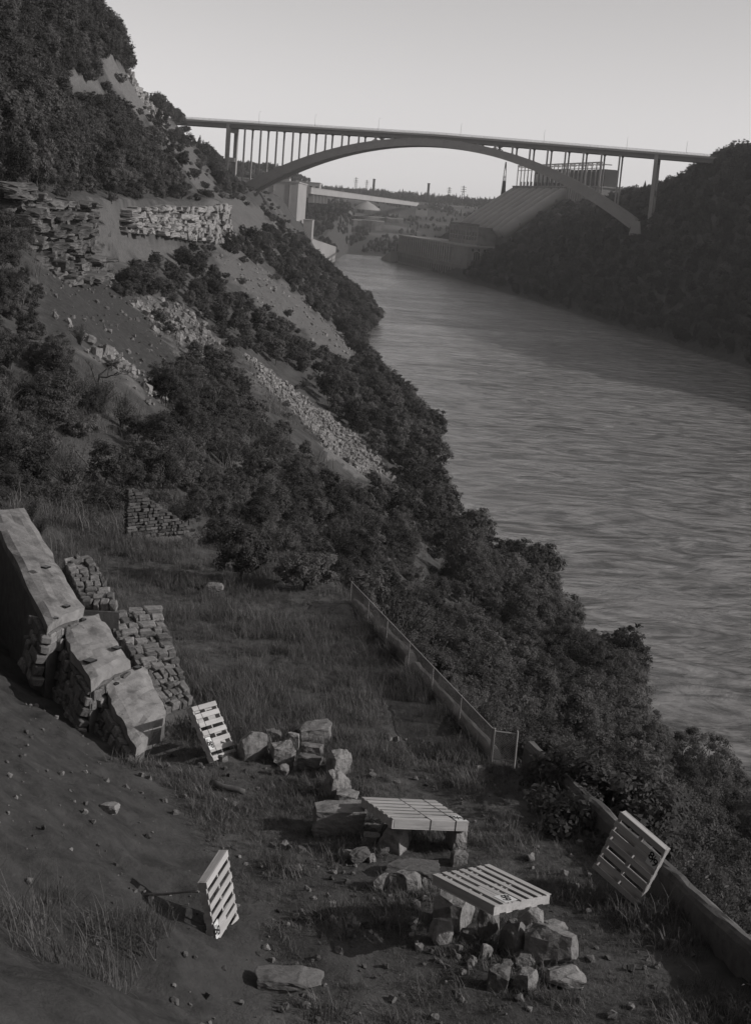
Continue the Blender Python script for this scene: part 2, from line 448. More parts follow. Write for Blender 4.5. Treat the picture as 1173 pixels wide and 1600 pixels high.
cx = (XX[:-1, :-1] + XX[1:, 1:]).ravel() / 2; cy = (YY[:-1, :-1] + YY[1:, 1:]).ravel() / 2
midr = (x_shore(cy) + x_shore2(cy)) / 2
cls = np.where(cy > 1800, 3, np.where(cx > midr, 2, np.where((cy < 72) & (cx > -16) & (cx < x_edge(cy) + 0.4), 0, 1)))
P3 = np.stack([XX.ravel(), YY.ravel(), ZZ.ravel()], -1)
for k, (nm, lab, cat) in enumerate((('ground', 'trampled earth and grass bench of the old roadbed in the foreground', 'ground'),
                                    ('hillside', 'steep left river bank of talus and scrub below the cliff', 'hillside'),
                                    ('hillside', 'dark shaded right river bank below the bridge end', 'hillside'),
                                    ('terrain', 'far valley side and plain beyond the bend of the river', 'terrain'))):
    q = quads[cls == k]
    u, inv = np.unique(q, return_inverse=True)
    me = mk_mesh(nm, P3[u], inv.reshape(-1, 4), M_EARTH, smooth=True)
    for an, arr in (('bare', a_bare), ('dirt', a_dirt), ('sod', a_sod)):
        me.attributes.new(an, 'FLOAT', 'POINT').data.foreach_set('value', arr.ravel()[u].astype(np.float32))
    setp(link(nm, me), lab, cat, kind='structure')

# ------------------------------------------------------------------ river
def water_mat():
    m = bpy.data.materials.new('river water'); m.use_nodes = True
    n = m.node_tree.nodes; l = m.node_tree.links; b = n['Principled BSDF']
    b.inputs['Base Color'].default_value = grey(0.10)
    b.inputs['IOR'].default_value = 1.33
    tc = n.new('ShaderNodeTexCoord')
    def nz(sc, det, stretch, dist=0.0):
        mp = n.new('ShaderNodeMapping'); mp.inputs['Scale'].default_value = stretch
        mp.inputs['Rotation'].default_value = (0, 0, R(-6))
        l.new(tc.outputs['Object'], mp.inputs[0])
        t = n.new('ShaderNodeTexNoise'); t.inputs['Scale'].default_value = sc; t.inputs['Detail'].default_value = det
        t.inputs['Roughness'].default_value = 0.55; t.inputs['Distortion'].default_value = dist
        l.new(mp.outputs[0], t.inputs[0]); return t.outputs['Fac']
    big = nz(0.018, 5, (0.5, 1.0, 1), 1.0)
    mr = n.new('ShaderNodeMapRange'); mr.inputs[1].default_value = 0.35; mr.inputs[2].default_value = 0.65
    mr.inputs[3].default_value = 0.05; mr.inputs[4].default_value = 0.2
    l.new(big, mr.inputs[0]); l.new(mr.outputs[0], b.inputs['Roughness'])
    st = nz(0.10, 9, (0.6, 1.0, 1), 2.2)                     # turbid water, with wave reflections painted into the colour as dark and pale streaks
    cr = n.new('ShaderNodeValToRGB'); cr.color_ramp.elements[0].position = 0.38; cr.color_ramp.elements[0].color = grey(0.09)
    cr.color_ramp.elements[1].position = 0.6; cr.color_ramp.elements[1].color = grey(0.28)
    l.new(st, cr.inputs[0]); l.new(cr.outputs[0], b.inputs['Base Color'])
    h1 = nz(0.075, 7, (0.7, 1.0, 1), 1.6); h2 = nz(0.5, 7, (0.8, 1.0, 1), 0.8)
    b1 = n.new('ShaderNodeBump'); b1.inputs['Strength'].default_value = 0.8; b1.inputs['Distance'].default_value = 1.7
    l.new(h1, b1.inputs['Height'])
    b2 = n.new('ShaderNodeBump'); b2.inputs['Strength'].default_value = 0.7; b2.inputs['Distance'].default_value = 0.42
    l.new(h2, b2.inputs['Height']); l.new(b1.outputs[0], b2.inputs['Normal']); l.new(b2.outputs[0], b.inputs['Normal'])
    return m
wx = np.array([-420, 320.0]); wy = np.linspace(-250, 2150, 2)
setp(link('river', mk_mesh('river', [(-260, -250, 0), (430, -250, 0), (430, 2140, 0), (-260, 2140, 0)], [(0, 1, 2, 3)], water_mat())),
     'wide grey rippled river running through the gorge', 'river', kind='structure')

# ------------------------------------------------------------------ the summer air over the gorge
hz = MB().box((0, 2180, 111.5), (3460, 4980, 237))
hm_ = bpy.data.materials.new('haze'); hm_.use_nodes = True
hm_.node_tree.nodes.clear()
pv = hm_.node_tree.nodes.new('ShaderNodeVolumePrincipled'); pv.inputs['Density'].default_value = HAZE; pv.inputs['Color'].default_value = (0.93, 0.915, 0.91, 1)
hm_.node_tree.links.new(pv.outputs[0], hm_.node_tree.nodes.new('ShaderNodeOutputMaterial').inputs['Volume'])
setp(hz.build('haze', hm_), 'thin pale summer haze filling the gorge', 'haze', kind='stuff')

# ------------------------------------------------------------------ arch bridge
BL = 304.0
YAW = 0.2670643
def deck_top(s): return float(np.interp(s, [-225, -160, 0, 160, 205], [117.2, 117.3, 117.8, 115.3, 114.6]))
def arch_z(s): return 64.5 + 47.3 * (1 - (s / 152.0) ** 2)
br = empty('arch_bridge', (21.64, 1124.997, 0), 'long steel arch bridge with slender columns high across the gorge', 'bridge')
br.rotation_euler = (0, 0, -YAW)
WR = 16.8
SS = np.linspace(-152, 152, 41)
for yb in (0.0, WR):
    V = []; F = []; mb = MB()
    for (wd, lo, hi) in ((2.4, 0.0, 1.0), (2.9, -0.04, 0.10), (2.9, 0.90, 1.04), (2.65, 0.30, 0.36), (2.65, 0.64, 0.70)):
        V = []
        for s in SS:
            th = 5.0 + 2.6 * (abs(s) / 152) ** 2
            tx = -2 * 47.3 * s / 152.0 ** 2
            nrm = np.array([-tx, 0, 1.0]); nrm /= np.linalg.norm(nrm)
            c = np.array([s, yb, arch_z(s)])
            for f, yy in ((lo, -1), (lo, 1), (hi, 1), (hi, -1)):
                p = c + nrm * th * (f - 0.5); V.append((p[0], yb + yy * wd / 2, p[2]))
        F = [(0, 1, 2, 3)] + [tuple(4 * (len(SS) - 1) + k for k in (3, 2, 1, 0))]
        for i in range(len(SS) - 1):
            for k in range(4):
                F.append((4 * i + k, 4 * i + 4 + k, 4 * i + 4 + (k + 1) % 4, 4 * i + (k + 1) % 4))
        mb.add(V, F)
    mb.build('arch_rib', M_STEEL, br)
cols = [-149.5 + 13.05 * k for k in range(23)]
for s in cols:
    for yb in (0.0, WR):
        th = 5.0 + 2.6 * (abs(s) / 152) ** 2
        z0 = arch_z(s) + th * 0.35; z1 = deck_top(s) - 4.1
        if z1 - z0 < 0.5: z1 = z0 + 0.6
        mb = MB().box((s, yb, (z0 + z1) / 2), (1.1, 1.1, z1 - z0))
        mb.box((s, yb, z1 - 0.4), (1.7, 1.8, 0.8)); mb.box((s, yb, z0 + 0.9), (1.8, 1.9, 0.9))
        mb.build('column', M_STEEL, br)
for s0 in (-45.1, 46.3):                                      # braced bays near the crown
    for yb in (0.0, WR):
        z0 = arch_z(s0) + 2.5; z1 = deck_top(s0) - 4
        mb = MB().beam((s0 - 2.6, yb, z0), (s0 + 2.6, yb, z1), 0.5, 0.5); mb.beam((s0 + 2.6, yb, z0), (s0 - 2.6, yb, z1), 0.5, 0.5)
        mb.build('brace', M_STEEL, br)
for i in range(len(SS) - 1):                                  # lateral bracing between the ribs
    if i % 2 == 0:
        a = np.array([SS[i], 1.2, arch_z(SS[i])]); b = np.array([SS[i + 1], WR - 1.2, arch_z(SS[i + 1])])
        MB().beam(a, (SS[i], WR - 1.2, arch_z(SS[i])), 0.9, 1.6).build('cross_tie', M_STEELD, br)
        MB().beam(a, b, 0.6, 0.8).build('lateral_brace', M_STEELD, br)
xs_d = np.linspace(-222, 208, 36)
def strip(y0, y1, dz0, dz1):
    V = []
    for s in xs_d:
        t = deck_top(s)
        V += [(s, y0, t + dz0), (s, y1, t + dz0), (s, y1, t + dz1), (s, y0, t + dz1)]
    F = [(0, 1, 2, 3), tuple(4 * (len(xs_d) - 1) + k for k in (3, 2, 1, 0))]
    for i in range(len(xs_d) - 1):
        for k in range(4):
            F.append((4 * i + k, 4 * i + 4 + k, 4 * i + 4 + (k + 1) % 4, 4 * i + (k + 1) % 4))
    return V, F
MB().add(*strip(-2.2, WR + 2.2, -1.0, -0.35)).build('deck_slab', M_CONC, br)
for yb in (0.0, WR):
    mb = MB().add(*strip(yb - 0.35, yb + 0.35, -4.1, -1.004)); mb.add(*strip(yb - 0.7, yb + 0.7, -4.3, -4.104))
    mb.build('deck_girder', M_STEELD, br)
for yb in (-2.32, WR + 2.32):
    MB().add(*strip(yb - 0.1, yb + 0.1, -1.5, -0.1)).build('deck_fascia', M_CONC, br)
    mb = MB()
    for dz in (0.45, 1.0, 1.5): mb.add(*strip(yb - 0.05, yb + 0.05, dz - 0.06, dz + 0.06))
    for s in np.arange(-221, 207, 1.0):
        mb.box((s, yb, deck_top(s) + 0.72), (0.16, 0.12, 1.64))
    mb.build('railing', M_STEELD, br)
for s in np.arange(-209, 200, 13.05):
    MB().beam((s, 0.6, deck_top(s) - 2.0), (s, WR - 0.6, deck_top(s) - 2.0), 0.5, 1.6).build('floor_beam', M_STEELD, br)
for s in (-163.0, 163.5):                                     # end towers: two legs joined by cross beams
    zf_ = 60.0
    for yb in (0.0, WR):
        mb = MB().box((s, yb, (zf_ + deck_top(s) - 1.1) / 2), (2.7, 2.9, deck_top(s) - 1.1 - zf_))
        mb.build('tower_leg', M_CONC, br)
    for zc in (deck_top(s) - 6.2, deck_top(s) - 28.0, deck_top(s) - 46.0):
        MB().box((s, WR / 2, zc), (2.2, WR - 2.94, 3.2)).build('cross_beam', M_CONC, br)
for s in (-154.5, 154.5):
    for yb in (0.0, WR):
        mb = MB().hexa([(s - 4.4, yb - 2.2, 56), (s + 4.4, yb - 2.2, 56), (s + 4.4, yb + 2.2, 56), (s - 4.4, yb + 2.2, 56),
                 (s - 2.6, yb - 1.9, 66.5), (s + 2.6, yb - 1.9, 66.5), (s + 2.6, yb + 1.9, 66.5), (s - 2.6, yb + 1.9, 66.5)])
        mb.build('skewback', M_CONC, br)
for i, s in enumerate((-138, -93, -43, 20, 82, 142, 184)):
    mb = MB().tube([(s, -1.7, deck_top(s) - 0.3), (s, -1.7, deck_top(s) + 8.0), (s, -1.2, deck_top(s) + 8.8), (s, 0.8, deck_top(s) + 9.1)], [0.13, 0.09, 0.08, 0.07], 5)
    mb.box((s, 1.2, deck_top(s) + 9.05), (0.35, 0.9, 0.2))
    mb.build('lamp_post', M_METAL, br)

# ------------------------------------------------------------------ power station on the right bank
K1 = np.array([2.0, 1777.0]); K3 = np.array([70.0, 1467.0])
ud = (K3 - K1) / np.linalg.norm(K3 - K1); nd = np.array([-ud[1], ud[0]])
if nd[0] < 0: nd = -nd
LW = np.linalg.norm(K3 - K1)
ph = empty('power_house', (K3[0], K3[1], 0), 'big concrete power house with pilasters standing in the river edge', 'power station')
def pl(u, n, z):                                              # u from the near river corner upstream, n inland
    p = -ud * u + nd * n
    return np.array([p[0], p[1], z])
AX = (np.array([-ud[0], -ud[1], 0]), np.array([nd[0], nd[1], 0]), np.array([0, 0, 1.0]))
def pbox(u0, u1, n0, n1, z0, z1): 
    return MB().box(pl((u0 + u1) / 2, (n0 + n1) / 2, (z0 + z1) / 2), (u1 - u0, n1 - n0, z1 - z0), AX)
pbox(0, LW, 0, 40, -4, 31).build('main_wall', M_PLANT, ph)
mbx = pbox(-0.9, LW + 0.9, -0.9, 40.9, 31.02, 32.6); mbx.build('cornice', M_CONC, ph)
pbox(-0.5, LW + 0.5, -0.6, 40.5, 11.0, 12.2).build('string_course', M_PLANT, ph)
for k in range(24):
    u = LW - 6 - k * 10.4
    if u < 20: break
    pbox(u - 1.4, u + 1.4, -0.8, -0.01, 12.25, 30.9).build('pilaster', M_CONC, ph)
    pbox(u - 7.2, u - 3.2, -0.12, 0.3, 15, 28).build('window', M_GLASS, ph)
    pbox(u - 7.2, u - 3.2, -0.1, 0.3, 2.0, 8.0).build('sluice_opening', M_PLANTD, ph)
pbox(14, 130, 13, 40, 32.62, 49).build('upper_storey', M_PLANT, ph)
pbox(13, 131, 12.2, 41, 49.02, 50.6).build('upper_cornice', M_PLANT, ph)
for k in range(10):
    f = pbox(20 + k * 11, 26.5 + k * 11, 12.85, 13.2, 37, 45).build('window', M_GLASS, ph)
    mb = MB()
    for j in range(3): mb.add(*(lambda b: (b.V, b.F))(pbox(20 + k * 11 + j * 3.0, 20.5 + k * 11 + j * 3.0, 12.7, 12.84, 37, 45)))
    mb.add(*(lambda b: (b.V, b.F))(pbox(20 + k * 11, 26.5 + k * 11, 12.72, 12.83, 40.6, 41.2)))
    mb.build('window_frame', M_CONC, f)
for n0 in (9, 25):                                            # two arched windows in the near end wall
    mb = MB(); V = [pl(-0.15, n0 - 3.2, 13), pl(-0.15, n0 + 3.2, 13)]; V2 = []
    arc = [(3.2 * math.cos(a), 24 + 3.2 * math.sin(a)) for a in np.linspace(0, math.pi, 11)]
    ring = [(-3.2, 13), (3.2, 13)] + arc
    for off in (-0.3, 0.2):
        for a, z in ring: V2.append(pl(off, n0 + a, z))
    nn = len(ring)
    mb.add(V2, [tuple(range(nn)), tuple(range(2 * nn - 1, nn - 1, -1))] + [(i, nn + i, nn + (i + 1) % nn, (i + 1) % nn) for i in range(nn)])
    f = mb.build('arched_window', M_GLASS, ph)
    mb = MB()
    for a in (-3.5, 3.5): mb.add(*(lambda b: (b.V, b.F))(pbox(-0.6, -0.05, n0 + a - 0.4, n0 + a + 0.4, 12, 24)))
    mb.tube([pl(-0.4, n0 + 3.5 * math.cos(a), 24 + 3.5 * math.sin(a)) for a in np.linspace(0, math.pi, 13)], 0.4, 5)
    for a in (-1.1, 1.1): mb.add(*(lambda b: (b.V, b.F))(pbox(-0.42, -0.32, n0 + a - 0.15, n0 + a + 0.15, 13, 26.6)))
    mb.build('window_frame', M_CONC, f)
for k in range(6):
    pbox(-0.2, 0.2, 4 + k * 6, 6 + k * 6, 27, 29.5).build('small_window', M_GLASS, ph)
pbox(LW + 0.95, LW + 26, 2, 30, -3, 24).build('annex', M_PLANT, ph)
pbox(LW + 6, LW + 17, 1.8, 2.3, 12, 21).build('annex_door', M_PLANTD, ph)
a_ = [pl(LW + 0.95, -8, -3), pl(LW + 55, -8, -3), pl(LW + 55, 2, -3), pl(LW + 0.95, 2, -3), pl(LW + 0.95, -8, 13), pl(LW + 55, -8, 2), pl(LW + 55, 1.9, 2), pl(LW + 0.95, 1.9, 13)]
MB().hexa(a_).build('ramp', M_CONC, ph)
mb = MB()
for u in np.arange(14, 130, 3.0): mb.add(*(lambda b: (b.V, b.F))(pbox(u - 0.25, u + 0.25, 12.6, 13.0, 50.65, 53.2)))
mb.add(*(lambda b: (b.V, b.F))(pbox(14, 130, 12.7, 12.9, 52.9, 53.2)))
mb.build('roof_railing', M_PLANTD, ph)

A_ = np.array([122.0, 1640.0]); B_ = np.array([184.0, 1350.0])
u2 = (B_ - A_) / np.linalg.norm(B_ - A_); n2_ = np.array([u2[1], -u2[0]])
if n2_[0] > 0: n2_ = -n2_                                     # towards the river
L2 = np.linalg.norm(B_ - A_)
def ql(u, n, z):
    p = A_ + u2 * u + n2_ * n
    return np.array([p[0], p[1], z])
AX2s = np.array([u2[0], u2[1], 0.0])
ps = empty('penstock_slope', (A_[0], A_[1], 0), 'row of large concrete penstock pipes down the slope above the power house', 'penstocks')
for k in range(8):
    u = 8 + k * 24.0
    P = [ql(u, -6, 88) - np.array([*A_, 0]), ql(u, 2, 86.5) - np.array([*A_, 0]), ql(u, 10, 81) - np.array([*A_, 0]), ql(u, 26, 69) - np.array([*A_, 0]),
         ql(u, 44, 56) - np.array([*A_, 0]), ql(u, 58, 44) - np.array([*A_, 0])]
    MB().tube([q + (0, 0, 1.6) for q in P], 6.2, 14).build('penstock', M_CONC, ps, smooth=True)
    for j in (2, 3, 4): MB().beam(P[j] + AX2s * -7.2 + (0, 0, .4), P[j] + AX2s * 7.2 + (0, 0, .4), 1.6, 3.0).build('saddle', M_PLANT, ps)
mb = MB()
mb.add([ql(-2, 1, 84) - np.array([*A_, 0]), ql(200, 1, 84) - np.array([*A_, 0]), ql(200, 56, 42) - np.array([*A_, 0]), ql(-14, 56, 42) - np.array([*A_, 0]),
        ql(-2, 1, 74) - np.array([*A_, 0]), ql(200, 1, 74) - np.array([*A_, 0]), ql(200, 56, 30) - np.array([*A_, 0]), ql(-14, 56, 30) - np.array([*A_, 0])],
       [(0, 1, 2, 3), (7, 6, 5, 4), (0, 4, 5, 1), (1, 5, 6, 2), (2, 6, 7, 3), (3, 7, 4, 0)])
mb.build('concrete_apron', M_APRON, ps)
gh = empty('gate_house', (A_[0], A_[1], 84), 'dark gate house under a tall steel gantry on top of the penstocks', 'gate house')
AX2 = (np.array([u2[0], u2[1], 0]), np.array([-n2_[0], -n2_[1], 0]), np.array([0, 0, 1.0]))
O2 = np.array([A_[0], A_[1], 84])
def gbox(u0, u1, n0, n1, z0, z1):                             # n inland here
    return MB().box(ql((u0 + u1) / 2, -(n0 + n1) / 2, (z0 + z1) / 2) - O2, (u1 - u0, n1 - n0, z1 - z0), AX2)
gbox(-3, 270, 0, 22, 78, 95).build('base_wall', M_PLANT, gh)
gbox(-4, 271, -1, 23, 95.02, 96.4).build('base_coping', M_PLANT, gh)
for k in range(42):
    gbox(-2 + k * 6.4, -0.6 + k * 6.4, -1.1, -0.02, 80, 94.9).build('rib', M_CONC, gh)
gbox(44, 150, 8, 20, 96.42, 113).build('screen_house', M_PLANTD, gh)
gbox(158, 262, 8, 20, 96.42, 112).build('screen_house', M_PLANTD, gh)
for k in range(7): gbox(50 + k * 15, 58 + k * 15, 7.7, 8.1, 100, 109).build('window', M_GLASS, gh)
for k in range(22):
    u = 1 + k * 12.6
    gbox(u - 0.5, u + 0.5, 2, 3, 96.42, 117).build('gantry_post', M_STEEL, gh)
    if k % 2 == 0: gbox(u - 0.4, u + 0.4, 3.02, 17, 116, 117).build('gantry_arm', M_STEEL, gh)
    if k < 4: gbox(u + 5, u + 7, 4, 6, 96.42, 101).build('hoist', M_PLANTD, gh)
gbox(0, 267, 1.9, 3.1, 117.02, 118.2).build('gantry_rail', M_STEEL, gh)
gbox(0, 267, 2.3, 2.7, 112.2, 112.8).build('gantry_tie', M_STEEL, gh)

# ------------------------------------------------------------------ pylons, chimneys, buildings beyond
def pylon(name, x, y, z, h, wb, label, cat='pylon', group=None, arms=True):
    e = empty(name, (x, y, z), label, cat, group)
    mb = MB()
    for sx in (-1, 1):
        for sy in (-1, 1):
            mb.beam((sx * wb / 2, sy * wb / 2, -2), (sx * 0.4, sy * 0.4, h), 0.5, 0.5)
    mb.build('leg_frame', M_PLANTD, e)
    mb = MB(); nseg = 7
    for i in range(nseg):
        t0, t1 = i / nseg, (i + 1) / nseg
        r0, r1 = wb / 2 * (1 - t0) + 0.4 * t0, wb / 2 * (1 - t1) + 0.4 * t1
        for sy in (-1, 1):
            mb.beam((-r0, sy * r0, t0 * h), (r1, sy * r1, t1 * h), 0.25, 0.25); mb.beam((r0, sy * r0, t0 * h), (-r1, sy * r1, t1 * h), 0.25, 0.25)
            mb.beam((sy * r0, -r0, t0 * h), (sy * r1, r1, t1 * h), 0.25, 0.25)
    mb.build('lattice', M_PLANTD, e)
    if arms:
        for t in (0.68, 0.8, 0.92):
            MB().beam((-h * 0.16, 0, h * t), (h * 0.16, 0, h * t), 0.5, 0.6).build('cross_arm', M_PLANTD, e)
    return e
def far_pt(px, py, y): return at_y(px, py, y)
for px, py, yy, h in ((555, 300, 3150, 30), (572, 301, 3300, 27), (700, 316, 2750, 27), (722, 318, 2600, 30)):
    p = far_pt(px, py, yy); pylon('power_pylon', p[0], p[1], p[2], h, 6, 'thin lattice power pylon standing far off above the treeline', 'pylon', 'power pylons on the far plain')
for px, py, yy, h, lb in ((583, 300, 2950, 24, 'dark square chimney tower rising left of centre over the far trees'), (668, 308, 2900, 25, 'dark square chimney tower at the right end of the far treeline')):
    p = far_pt(px, py, yy); e = empty('chimney_tower', p, lb, 'tower')
    MB().box((0, 0, h / 2 - 3), (4.6, 4.6, h + 6)).build('shaft', M_PLANTD, e)
    MB().box((0, 0, h + 0.6), (5.6, 5.6, 1.1)).build('cap', M_PLANTD, e)
p = ql(-9, 9, 0); zb_ = zat(p[0], p[1]) - 1
e = pylon('steel_mast', p[0], p[1], zb_, 121 - zb_, 10, 'tall tapering steel mast at the river end of the gate house', 'mast', arms=False)
hm = 121 - zb_
MB().hexa([(-4.4, -4.4, 0), (4.4, -4.4, 0), (4.4, 4.4, 0), (-4.4, 4.4, 0), (-1.2, -1.2, hm * .78), (1.2, -1.2, hm * .78), (1.2, 1.2, hm * .78), (-1.2, 1.2, hm * .78)]).build('cladding', M_PLANTD, e)
iw = empty('intake_block', (-98, 1446, 40), 'huge pale concrete intake block behind the left foot of the arch', 'power station')
MB().box((-40, 66, 2), (80, 132, 74)).build('block', M_CONC, iw)
MB().box((-40, 66, 39.6), (81.5, 133.5, 1.1)).build('coping', M_CONC, iw)
for k in range(5): MB().box((-8 - k * 15.5, -0.35, 3), (0.5, 0.7, 70)).build('joint_rib', M_CONC, iw)
lb_ = empty('lower_block', (-86, 1500, 20), 'small pale concrete block below the intake wall by the water', 'block')
MB().box((-4, 15, 8), (9, 30, 32)).build('wall', M_CONC, lb_); MB().box((-4, 15, 24.4), (10, 31, 0.7)).build('coping', M_CONC, lb_)
MB().hexa([(1, 4, -20), (24, 40, -20), (24, 46, -20), (1, 12, -20), (1, 4, 6), (24, 40, -1), (24, 46, -1), (1, 12, 6)]).build('training_wall', M_CONC, lb_)
vd = empty('viaduct', (-97, 1579, 0), 'long pale road viaduct running away level across the far valley', 'viaduct')
e1 = np.array([129.0, 1255.0, 0])
MB().beam((0, 0, 73.6), (e1[0], e1[1], 73.6), 7, 6.2).build('parapet_wall', M_CONC, vd)
MB().beam((0, 0, 77.0), (e1[0], e1[1], 77.0), 7.6, 0.5).build('road_edge', M_CONC, vd)
for k in range(5):
    q = e1 * (0.02 + k / 16.0 * 0.3); MB().box((q[0], q[1], 66), (6, 3, 8.9)).build('pier', M_CONC, vd)

def far_building(px0, px1, pyb, pyt, yy, dep, label, m=M_CONC, flat=True, group=None):
    a = far_pt(px0, pyb, yy); b = far_pt(px1, pyb, yy); t = far_pt((px0 + px1) / 2, pyt, yy)
    c = (a + b) / 2; wd = np.linalg.norm(b - a); h = t[2] - c[2]
    e = empty('building', c, label, 'building', group)
    MB().box((0, dep / 2, h / 2 - 4), (wd, dep, h + 8)).build('wall', m, e)
    if flat: MB().box((0, dep / 2, h + 0.5), (wd + 1, dep + 1, 0.9)).build('roof', m, e)
    else:
        MB().add([(-wd / 2 - .5, -1, h + .02), (wd / 2 + .5, -1, h + .02), (wd / 2 + .5, dep + 1, h + .02), (-wd / 2 - .5, dep + 1, h + .02), (-wd / 2 + 2, dep / 2, h + 5), (wd / 2 - 2, dep / 2, h + 5)],
                 [(3, 2, 1, 0), (0, 1, 5, 4), (1, 2, 5), (2, 3, 4, 5), (3, 0, 4)]).build('roof', M_PLANTD, e)
    nw = max(2, int(wd / 8))
    for k in range(nw):
        for j in range(max(1, int(h / 6))):
            MB().box((-wd / 2 + (k + 0.5) * wd / nw, -0.06, 3 + j * 5), (wd / nw * 0.45, 0.3, 2.4)).build('window', M_GLASS, e)
    return e
far_building(462, 499, 300, 285, 2250, 40, 'long pale flat roofed building on the plain above the viaduct')
far_building(438, 452, 289, 278, 1900, 25, 'small pale gabled building beside the arch foot', flat=False)
far_building(362, 378, 291, 282, 1700, 20, 'low pale building partly behind the left bridge tower')
far_building(650, 668, 330, 325, 2500, 20, 'tiny pale shed among the far quarry terraces', flat=False)
p = far_pt(573, 325, 2620)
mb = MB(); V = []; F = []
for i in range(7):
    for k in range(20):
        a = 2 * math.pi * k / 20; r = 24 * (1 - i / 6.0) + 0.6; zz = 15 * (i / 6.0) ** 0.8
        V.append((r * math.cos(a) * (1 + 0.12 * N1(k * 1.1, i)), r * math.sin(a), zz - 3))
for i in range(6):
    for k in range(20): F.append((i * 20 + k, i * 20 + (k + 1) % 20, (i + 1) * 20 + (k + 1) % 20, (i + 1) * 20 + k))
setp(mb.add(V, F).build('gravel_heap', M_CONC, None, smooth=True, loc=p), 'pale conical heap of gravel in the far quarry', 'heap')
for i, (px0, px1, py, yy, h, lb) in enumerate(((440, 468, 334, 2250, 7, 'short pale quarry face left of the far woods'), (524, 600, 345, 2350, 4, 'long pale stepped quarry face above the far road'),
                                    (527, 630, 338, 2480, 3, 'thin pale upper quarry bench behind the long face'))):
    a = far_pt(px0, py, yy); b = far_pt(px1, py + (px1 - px0) * 0.07, yy)
    n = 16; V = []; F = []
    for k in range(n + 1):
        q = a + (b - a) * k / n; j = 3 * N1(k * 0.4, i * 3.1)
        V += [(q[0], q[1] + j, q[2] - 12), (q[0], q[1] + j + 1, q[2] + h * (0.8 + 0.5 * N2(k * .9, i))), (q[0], q[1] + 30, q[2] + h + 1)]
    for k in range(n):
        F += [(3 * k, 3 * k + 3, 3 * k + 4, 3 * k + 1), (3 * k + 1, 3 * k + 4, 3 * k + 5, 3 * k + 2)]
    setp(MB().add(V, F).build('quarry_face', M_QUARRY), lb, 'quarry face')

# ------------------------------------------------------------------ vegetation prototypes
VEG = bpy.data.collections.new('plant kinds')                 # mesh stock for the scattered masses; not part of the scene itself
def leaves(centres, normals, size, rs, aspect=0.55):
    """one pointed leaf (rhombus) per centre, tilted around its normal"""
    n = len(centres)
    nr = normals + rs.normal(size=(n, 3)) * 0.55
    nr /= np.linalg.norm(nr, axis=1, keepdims=True) + 1e-9
    t = np.cross(nr, rs.normal(size=(n, 3))); t /= np.linalg.norm(t, axis=1, keepdims=True) + 1e-9
    bta = np.cross(nr, t)
    sz = size * rs.uniform(0.6, 1.35, n)[:, None]
    V = np.stack([centres - t * sz, centres + bta * sz * aspect + nr * sz * 0.15, centres + t * sz, centres - bta * sz * aspect + nr * sz * 0.15], 1).reshape(-1, 3)
    F = np.arange(4 * n).reshape(n, 4)
    return V, F
def crown_pts(rs, n_cl, per, rad, centre, cl_r, squash=1.0, hollow=0.45, low=-0.9, lean=(0, 0)):
    C = []; Nn = []
    for i in range(n_cl):
        while True:
            d = rs.normal(size=3); d /= np.linalg.norm(d)
            if d[2] > low: break
        rr = (hollow + (1 - hollow) * rs.random() ** 0.5) * rs.uniform(0.72, 1.12)
        c = d * rr * rad * np.array([1, 1, squash]) + np.array([lean[0] * d[2], lean[1] * d[2], 0])
        k = int(per * rs.uniform(0.5, 1.4))
        e = rs.normal(size=(k, 3)); e /= np.linalg.norm(e, axis=1, keepdims=True)
        q = c + e * (rs.random((k, 1)) ** 0.45) * cl_r * rs.uniform(0.6, 1.3) * np.array([1, 1, 0.7])
        C.append(q); Nn.append(e * 0.6 + d * 0.5 + np.array([0, 0, 0.55]))
    return np.concatenate(C) + np.asarray(centre), np.concatenate(Nn)
def limbs(rs, mb, h, r0, n, spread, top):
    pts = [(0, 0, -0.5)]; x = y = 0.0
    for k in range(1, 5):
        x += rs.normal() * 0.05 * h; y += rs.normal() * 0.05 * h
        pts.append((x, y, h * k / 4))
    mb.tube(pts, [r0 * (1 - 0.2 * k) for k in range(5)], 6)
    for i in range(n):
        t = rs.uniform(0.35, 0.95); a = rs.uniform(0, 6.28); b = np.array(pts[min(4, int(t * 4))])
        e = np.array([math.cos(a) * spread, math.sin(a) * spread, rs.uniform(0.2, 0.9) * (top - b[2])])
        mb.tube([b, b + e * 0.5 + np.array([0, 0, 0.1 * h]), b + e], [r0 * 0.45, r0 * 0.28, r0 * 0.1], 4)
def broadleaf(seed, h, rad, squash, n_cl, per, leaf, cl_r, trunk_h, lean=(0, 0)):
    rs = np.random.default_rng(seed)
    c, nn = crown_pts(rs, n_cl, per, rad, (0, 0, h - rad * squash), cl_r, squash, lean=lean)
    Vl, Fl = leaves(c, nn, leaf, rs)
    mb = MB(); limbs(rs, mb, trunk_h, 0.055 * rad + 0.03, 7, rad * 0.7, h * 0.8)
    return Vl, Fl, mb
